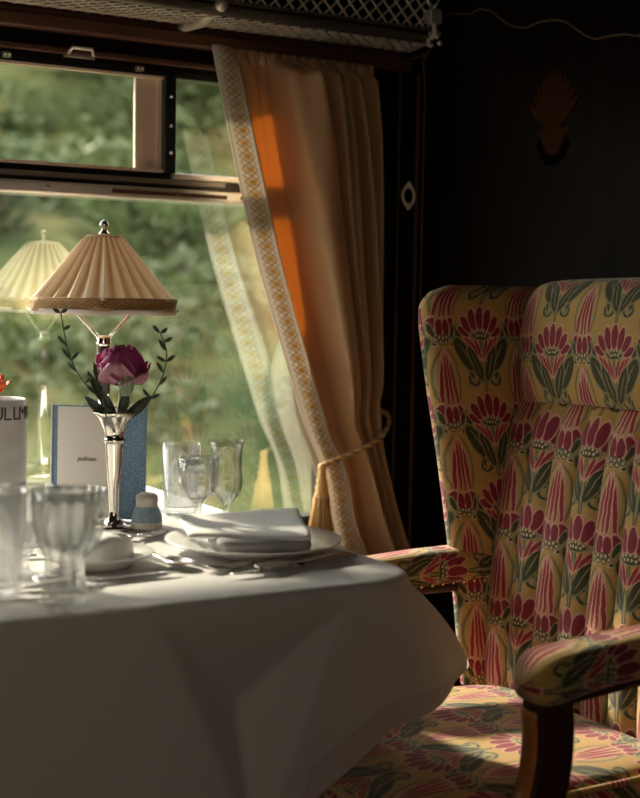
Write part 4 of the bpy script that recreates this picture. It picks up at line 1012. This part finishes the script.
# ------------------------------------------------------------------ cutlery
def handle(b, x0, x1, w0, w1, z=0.003):
    """flat rounded handle bar from x0 to x1 growing w0 -> w1"""
    def fn(u, v):
        a = 2*PI*u; k = v; wd = lerp(w0, w1, k**1.6); e = math.sqrt(max(0.001, 1-max(0, (k-0.93)/0.07)**2)); zc = z+0.003*math.sin(PI*k)
        return (lerp(x0, x1, k), wd*e*math.cos(a), zc+0.0018*math.sin(a)*e)
    b.grid(12, 20, fn, closeu=True)
def make_fork(label):
    t = thing('fork', label, 'fork'); b = MB(); handle(b, 0.075, 0.205, 0.003, 0.010); b.build('handle', M['steel'], t, True)
    b = MB()
    b.grid(8, 8, lambda u, v: (lerp(0.045, 0.078, v), (u-0.5)*2*lerp(0.0125, 0.003, v**1.4), 0.002+0.004*math.sin(v*2)*0+0.0035*math.sin(PI*v*0.6)))
    for k in range(4):
        yy = (k-1.5)*0.0072; b.tube([(0.046, yy, 0.0028), (0.03, yy, 0.0016), (0.012, yy, 0.0028), (0.0, yy*0.95, 0.0058)], [0.0019, 0.0016, 0.0013, 0.0006], 6)
    b.build('tines', M['steel'], t, True, mods=[('solid', 0.0012, 0)]); return t
def make_spoon(label):
    t = thing('spoon', label, 'spoon'); b = MB(); handle(b, 0.058, 0.185, 0.003, 0.0095); b.build('handle', M['steel'], t, True)
    b = MB()
    def bowl(u, v):
        a = 2*PI*u; r = v; x = 0.030+0.031*r*math.cos(a); y = 0.019*r*math.sin(a)*(1-0.18*math.cos(a)); return (x, y, 0.0012+0.0075*r*r)
    b.grid(28, 8, bowl, closeu=True); b.build('bowl', M['steel'], t, True, mods=[('solid', 0.001, 1)]); return t
def make_knife(label):
    t = thing('knife', label, 'knife')
    b = MB(); handle(b, 0.115, 0.215, 0.0055, 0.0085, 0.005); b.build('handle', M['steel'], t, True)
    b = MB(); b.grid(4, 20, lambda u, v: (lerp(0.0, 0.118, v), lerp(-0.008*math.sin(PI/2*min(1, v*4+0.02)), 0.0055*math.sin(PI/2*min(1, 0.35+v)), u), 0.0028+0.0012*math.sin(v*3)))
    b.build('blade', M['steel'], t, True, mods=[('solid', 0.0014, 0)]); return t
def place(t, x, y, ang, z=CT, label=None, tilt=0.0, roll=0.0):
    t.location = (x, y, z+0.0006); t.rotation_euler = (roll, -tilt, R(ang))
    if label: t['label'] = label
    return t
g1 = 'silver cutlery laid on the table'
fork = make_fork('silver fork lying tines-up left of the dinner plate, behind the spoons'); spoon = make_spoon('x'); knife = make_knife('x')
# directions : screen right along X-ish is about -20 deg in plan
place(fork, 0.806, -0.545, -95-55)
f2_ = copy_tree(fork); place(f2_, 0.745, -0.838, 10, label='silver fork in front of the dinner plate, partly under its rim')
place(spoon, 0.738, -0.648, 178, label='silver spoon lying left of the dinner plate, bowl toward the vase')
s2 = copy_tree(spoon); place(s2, 0.800, -0.878, 17, label='silver spoon at the near edge of the table below the dinner plate')
s3 = copy_tree(spoon); place(s3, 0.728, -0.815, 97, label='silver spoon lying with its bowl beside the side plate')
s4 = copy_tree(spoon); place(s4, 0.705, -0.600, 184, label='silver spoon nearest the foot of the bud vase')
place(knife, 0.705, -0.838, 183, label='silver knife lying blade-right in front of the side plate')
k2 = copy_tree(knife); place(k2, 0.765, -0.872, -8+0, label='silver knife nearest the right corner of the table')
k2.location = (0.757, -0.887, CT+0.001); k2.rotation_euler = (0, 0, R(9))
k3 = copy_tree(knife); place(k3, 0.540, -0.885, 175, label='silver knife at the left edge of the table behind the cut glass')
f3 = copy_tree(fork); place(f3, 0.565, -0.815, 172, label='silver fork at the left edge of the table, behind the cut glass')
for o in (fork, f2_, f3, spoon, s2, s3, s4, knife, k2, k3): o['group'] = {'f': 'silver forks', 's': 'silver spoons', 'k': 'silver knives'}[o.name[0]]+' on the table'

# ------------------------------------------------------------------ outside
def gz(x, y):
    h = curve([(0, -1.25), (2, -1.2), (4, -1.0), (7, -0.2), (11, 1.0), (16, 2.8), (24, 6.4), (32, 10.5), (40, 13)], y)
    return h+0.25*math.sin(x*0.7+y*0.4)+0.12*math.sin(x*1.9-y*1.1)+0.05*math.sin(x*5+y*3)
b = MB(); b.grid(120, 90, lambda u, v: (lerp(-14, 44, u), lerp(0.6, 40, v**1.4), gz(lerp(-14, 44, u), lerp(0.6, 40, v**1.4))))
struct('ground', b, M['grass'])
def leafcloud(n, rx, ry, rz, sz, seed):
    rnd = random.Random(seed); b = MB()
    lobes = [(rnd.uniform(-0.6, 0.6)*rx, rnd.uniform(-0.6, 0.6)*ry, rnd.uniform(0.3, 1.5)*rz, rnd.uniform(0.35, 0.6)) for _ in range(9)]
    vs = []; fs = []
    for i in range(n):
        lx, ly, lz, lr = rnd.choice(lobes)
        d = Vector((rnd.gauss(0, 1), rnd.gauss(0, 1), rnd.gauss(0, 1))).normalized(); k = rnd.uniform(0.55, 1.0)
        p = Vector((lx+d.x*lr*rx*k, ly+d.y*lr*ry*k, max(0.05, lz+d.z*lr*rz*k)))
        a = Vector((rnd.gauss(0, 1), rnd.gauss(0, 1), rnd.gauss(0, 0.6))).normalized(); c = a.cross(Vector((rnd.gauss(0, 1), rnd.gauss(0, 1), rnd.gauss(0, 1)))).normalized()
        s_ = sz*rnd.uniform(0.6, 1.3); o = len(vs)
        vs += [tuple(p-a*s_), tuple(p+c*s_*0.45), tuple(p+a*s_), tuple(p-c*s_*0.45)]; fs.append((o, o+1, o+2, o+3))
    b.add(vs, fs, None, False); return b
shr = [('shrub_a', 3.3, 6.2, 0.62), ('shrub_b', 5.5, 6.6, 0.72), ('shrub_c', 7.7, 8.6, 0.62), ('shrub_b', 4.1, 12.4, 0.85), ('shrub_a', 6.7, 12.9, 0.95), ('shrub_b', 9.4, 12.4, 0.90), ('shrub_c', 12.2, 12.8, 0.95), ('shrub_a', 10.4, 9.8, 0.8)]
# bramble and weed undergrowth: nobody could count it
def undergrowth(n, seed, mt, label):
    rnd = random.Random(seed); vs = []; fs = []
    clumps = []
    for _ in range(420):
        y = rnd.uniform(4.0, 26.0); xl = (y+2.42)*0.16-1.5; xr = (y+2.42)*0.80+2.0; c_ = (rnd.uniform(xl, xr), y, rnd.uniform(0.25, 0.85)*(0.7+y/22))
        if all(math.hypot(c_[0]-q_[1], c_[1]-q_[2]) > 1.25*q_[3]+c_[2] for q_ in shr): clumps.append(c_)
    for i in range(n):
        cx, cy, cr = clumps[int(rnd.random()**1.0*len(clumps))]
        a = rnd.uniform(0, 2*PI); r = cr*math.sqrt(rnd.random()); x, y = cx+r*math.cos(a), cy+r*math.sin(a)
        h = 0.75*cr*math.sqrt(max(0, 1-(r/cr)**2))*rnd.uniform(0.55, 1.0)
        p = Vector((x, y, gz(x, y)+h)); s_ = 0.075*rnd.uniform(0.6, 1.4)*(0.8+y/25)
        u = Vector((rnd.gauss(0, 1), rnd.gauss(0, 1), rnd.gauss(0, 0.6))).normalized(); w_ = u.cross(Vector((rnd.gauss(0, 1), rnd.gauss(0, 1), rnd.gauss(0, 1)))).normalized()
        o = len(vs); vs += [tuple(p-u*s_), tuple(p+w_*s_*0.5), tuple(p+u*s_), tuple(p-w_*s_*0.5)]; fs.append((o, o+1, o+2, o+3))
    tag(MB().add(vs, fs, None, False).build('undergrowth', mt), label, 'undergrowth', kind='stuff')
undergrowth(34000, 5, M['leaf_d'], 'green bramble and weed undergrowth covering the grass bank outside the window')
protos = {}
def plant(kind, x, y, sc, rz_, label, cat, group):
    zb = gz(x, y)-0.05
    key = kind
    if key not in protos:
        if kind.startswith('shrub'):
            n = {'shrub_a': 2600, 'shrub_b': 2600, 'shrub_c': 2200}[kind]
            t = thing('shrub', label, cat, (0, 0, 0), 0, group)
            leafcloud(n, 1.2, 1.2, 0.75, 0.075, len(protos)+3).build('foliage', {'shrub_a': M['leaf_a'], 'shrub_b': M['leaf_b'], 'shrub_c': M['leaf_c']}[kind], t, True)
            bb = MB()
            for k_ in range(5): a = k_*1.26; bb.tube([(0.05*math.cos(a), 0.05*math.sin(a), -0.1), (0.5*math.cos(a), 0.5*math.sin(a), 0.8)], [0.03, 0.012], 6)
            bb.build('stems', M['bark'], t, True)
        else:
            t = thing('tree', label, cat, (0, 0, 0), 0, group)
            cb = leafcloud(5200, 2.3, 2.3, 1.9, 0.15, len(protos)+11); cb.v = [(p[0], p[1], p[2]+0.8) for p in cb.v]
            cb.build('crown', {'tree_a': M['leaf_a'], 'tree_b': M['leaf_b']}[kind], t, True)
            MB().tube([(0, 0, -0.2), (0.05, 0.02, 1.0), (0, 0, 2.6)], [0.16, 0.12, 0.07], 10).build('trunk', M['bark'], t, True)
        protos[key] = t; o = t
    else: o = copy_tree(protos[key])
    o.location = (x, y, zb); o.scale = (sc, sc, sc); o.rotation_euler = (0, 0, rz_); o['label'] = label
    return o
# shrubs seen through the lower pane, seen along the view toward +X+Y
lab_s = ['mid green shrub low on the near slope, behind the menu card', 'dark green shrub low on the slope behind the three glasses', 'small pale green shrub halfway up the slope, right of the lamp', 'dark green shrub at the top of the bank behind the lamp reflection',
         'large mid green shrub at the top of the bank behind the lamp', 'dark green shrub at the top of the bank right of the lamp', 'large pale green shrub on the bank behind the curtain', 'mid green shrub on the middle slope behind the curtain']
for i, (k_, x, y, sc) in enumerate(shr): plant(k_, x, y, sc, i*1.1, lab_s[i], 'shrub', 'shrubs on the grass bank')
trs = [('tree_b', 4.4, 16.6, 1.1), ('tree_a', 9.9, 16.8, 1.1), ('tree_b', 15.6, 16.6, 1.0), ('tree_b', 6.9, 22.4, 1.25), ('tree_a', 14.2, 22.8, 1.3), ('tree_b', 5.0, 30.5, 1.7), ('tree_b', 15.5, 31.5, 1.8)]
lab_t = ['dark green tree at the upper left of the window', 'mid green tree nearest the mullion of the upper pane', 'dark green tree of the front row hidden behind the curtain', 'dark tree of the middle row, seen through the upper sliding pane', 'mid green tree of the middle row, behind the small right pane', 'tall dark tree in the back row at the left', 'tall dark tree in the back row at the right']
for i, (k_, x, y, sc) in enumerate(trs): plant(k_, x, y, sc, i*0.9, lab_t[i], 'tree', 'trees above the grass bank')
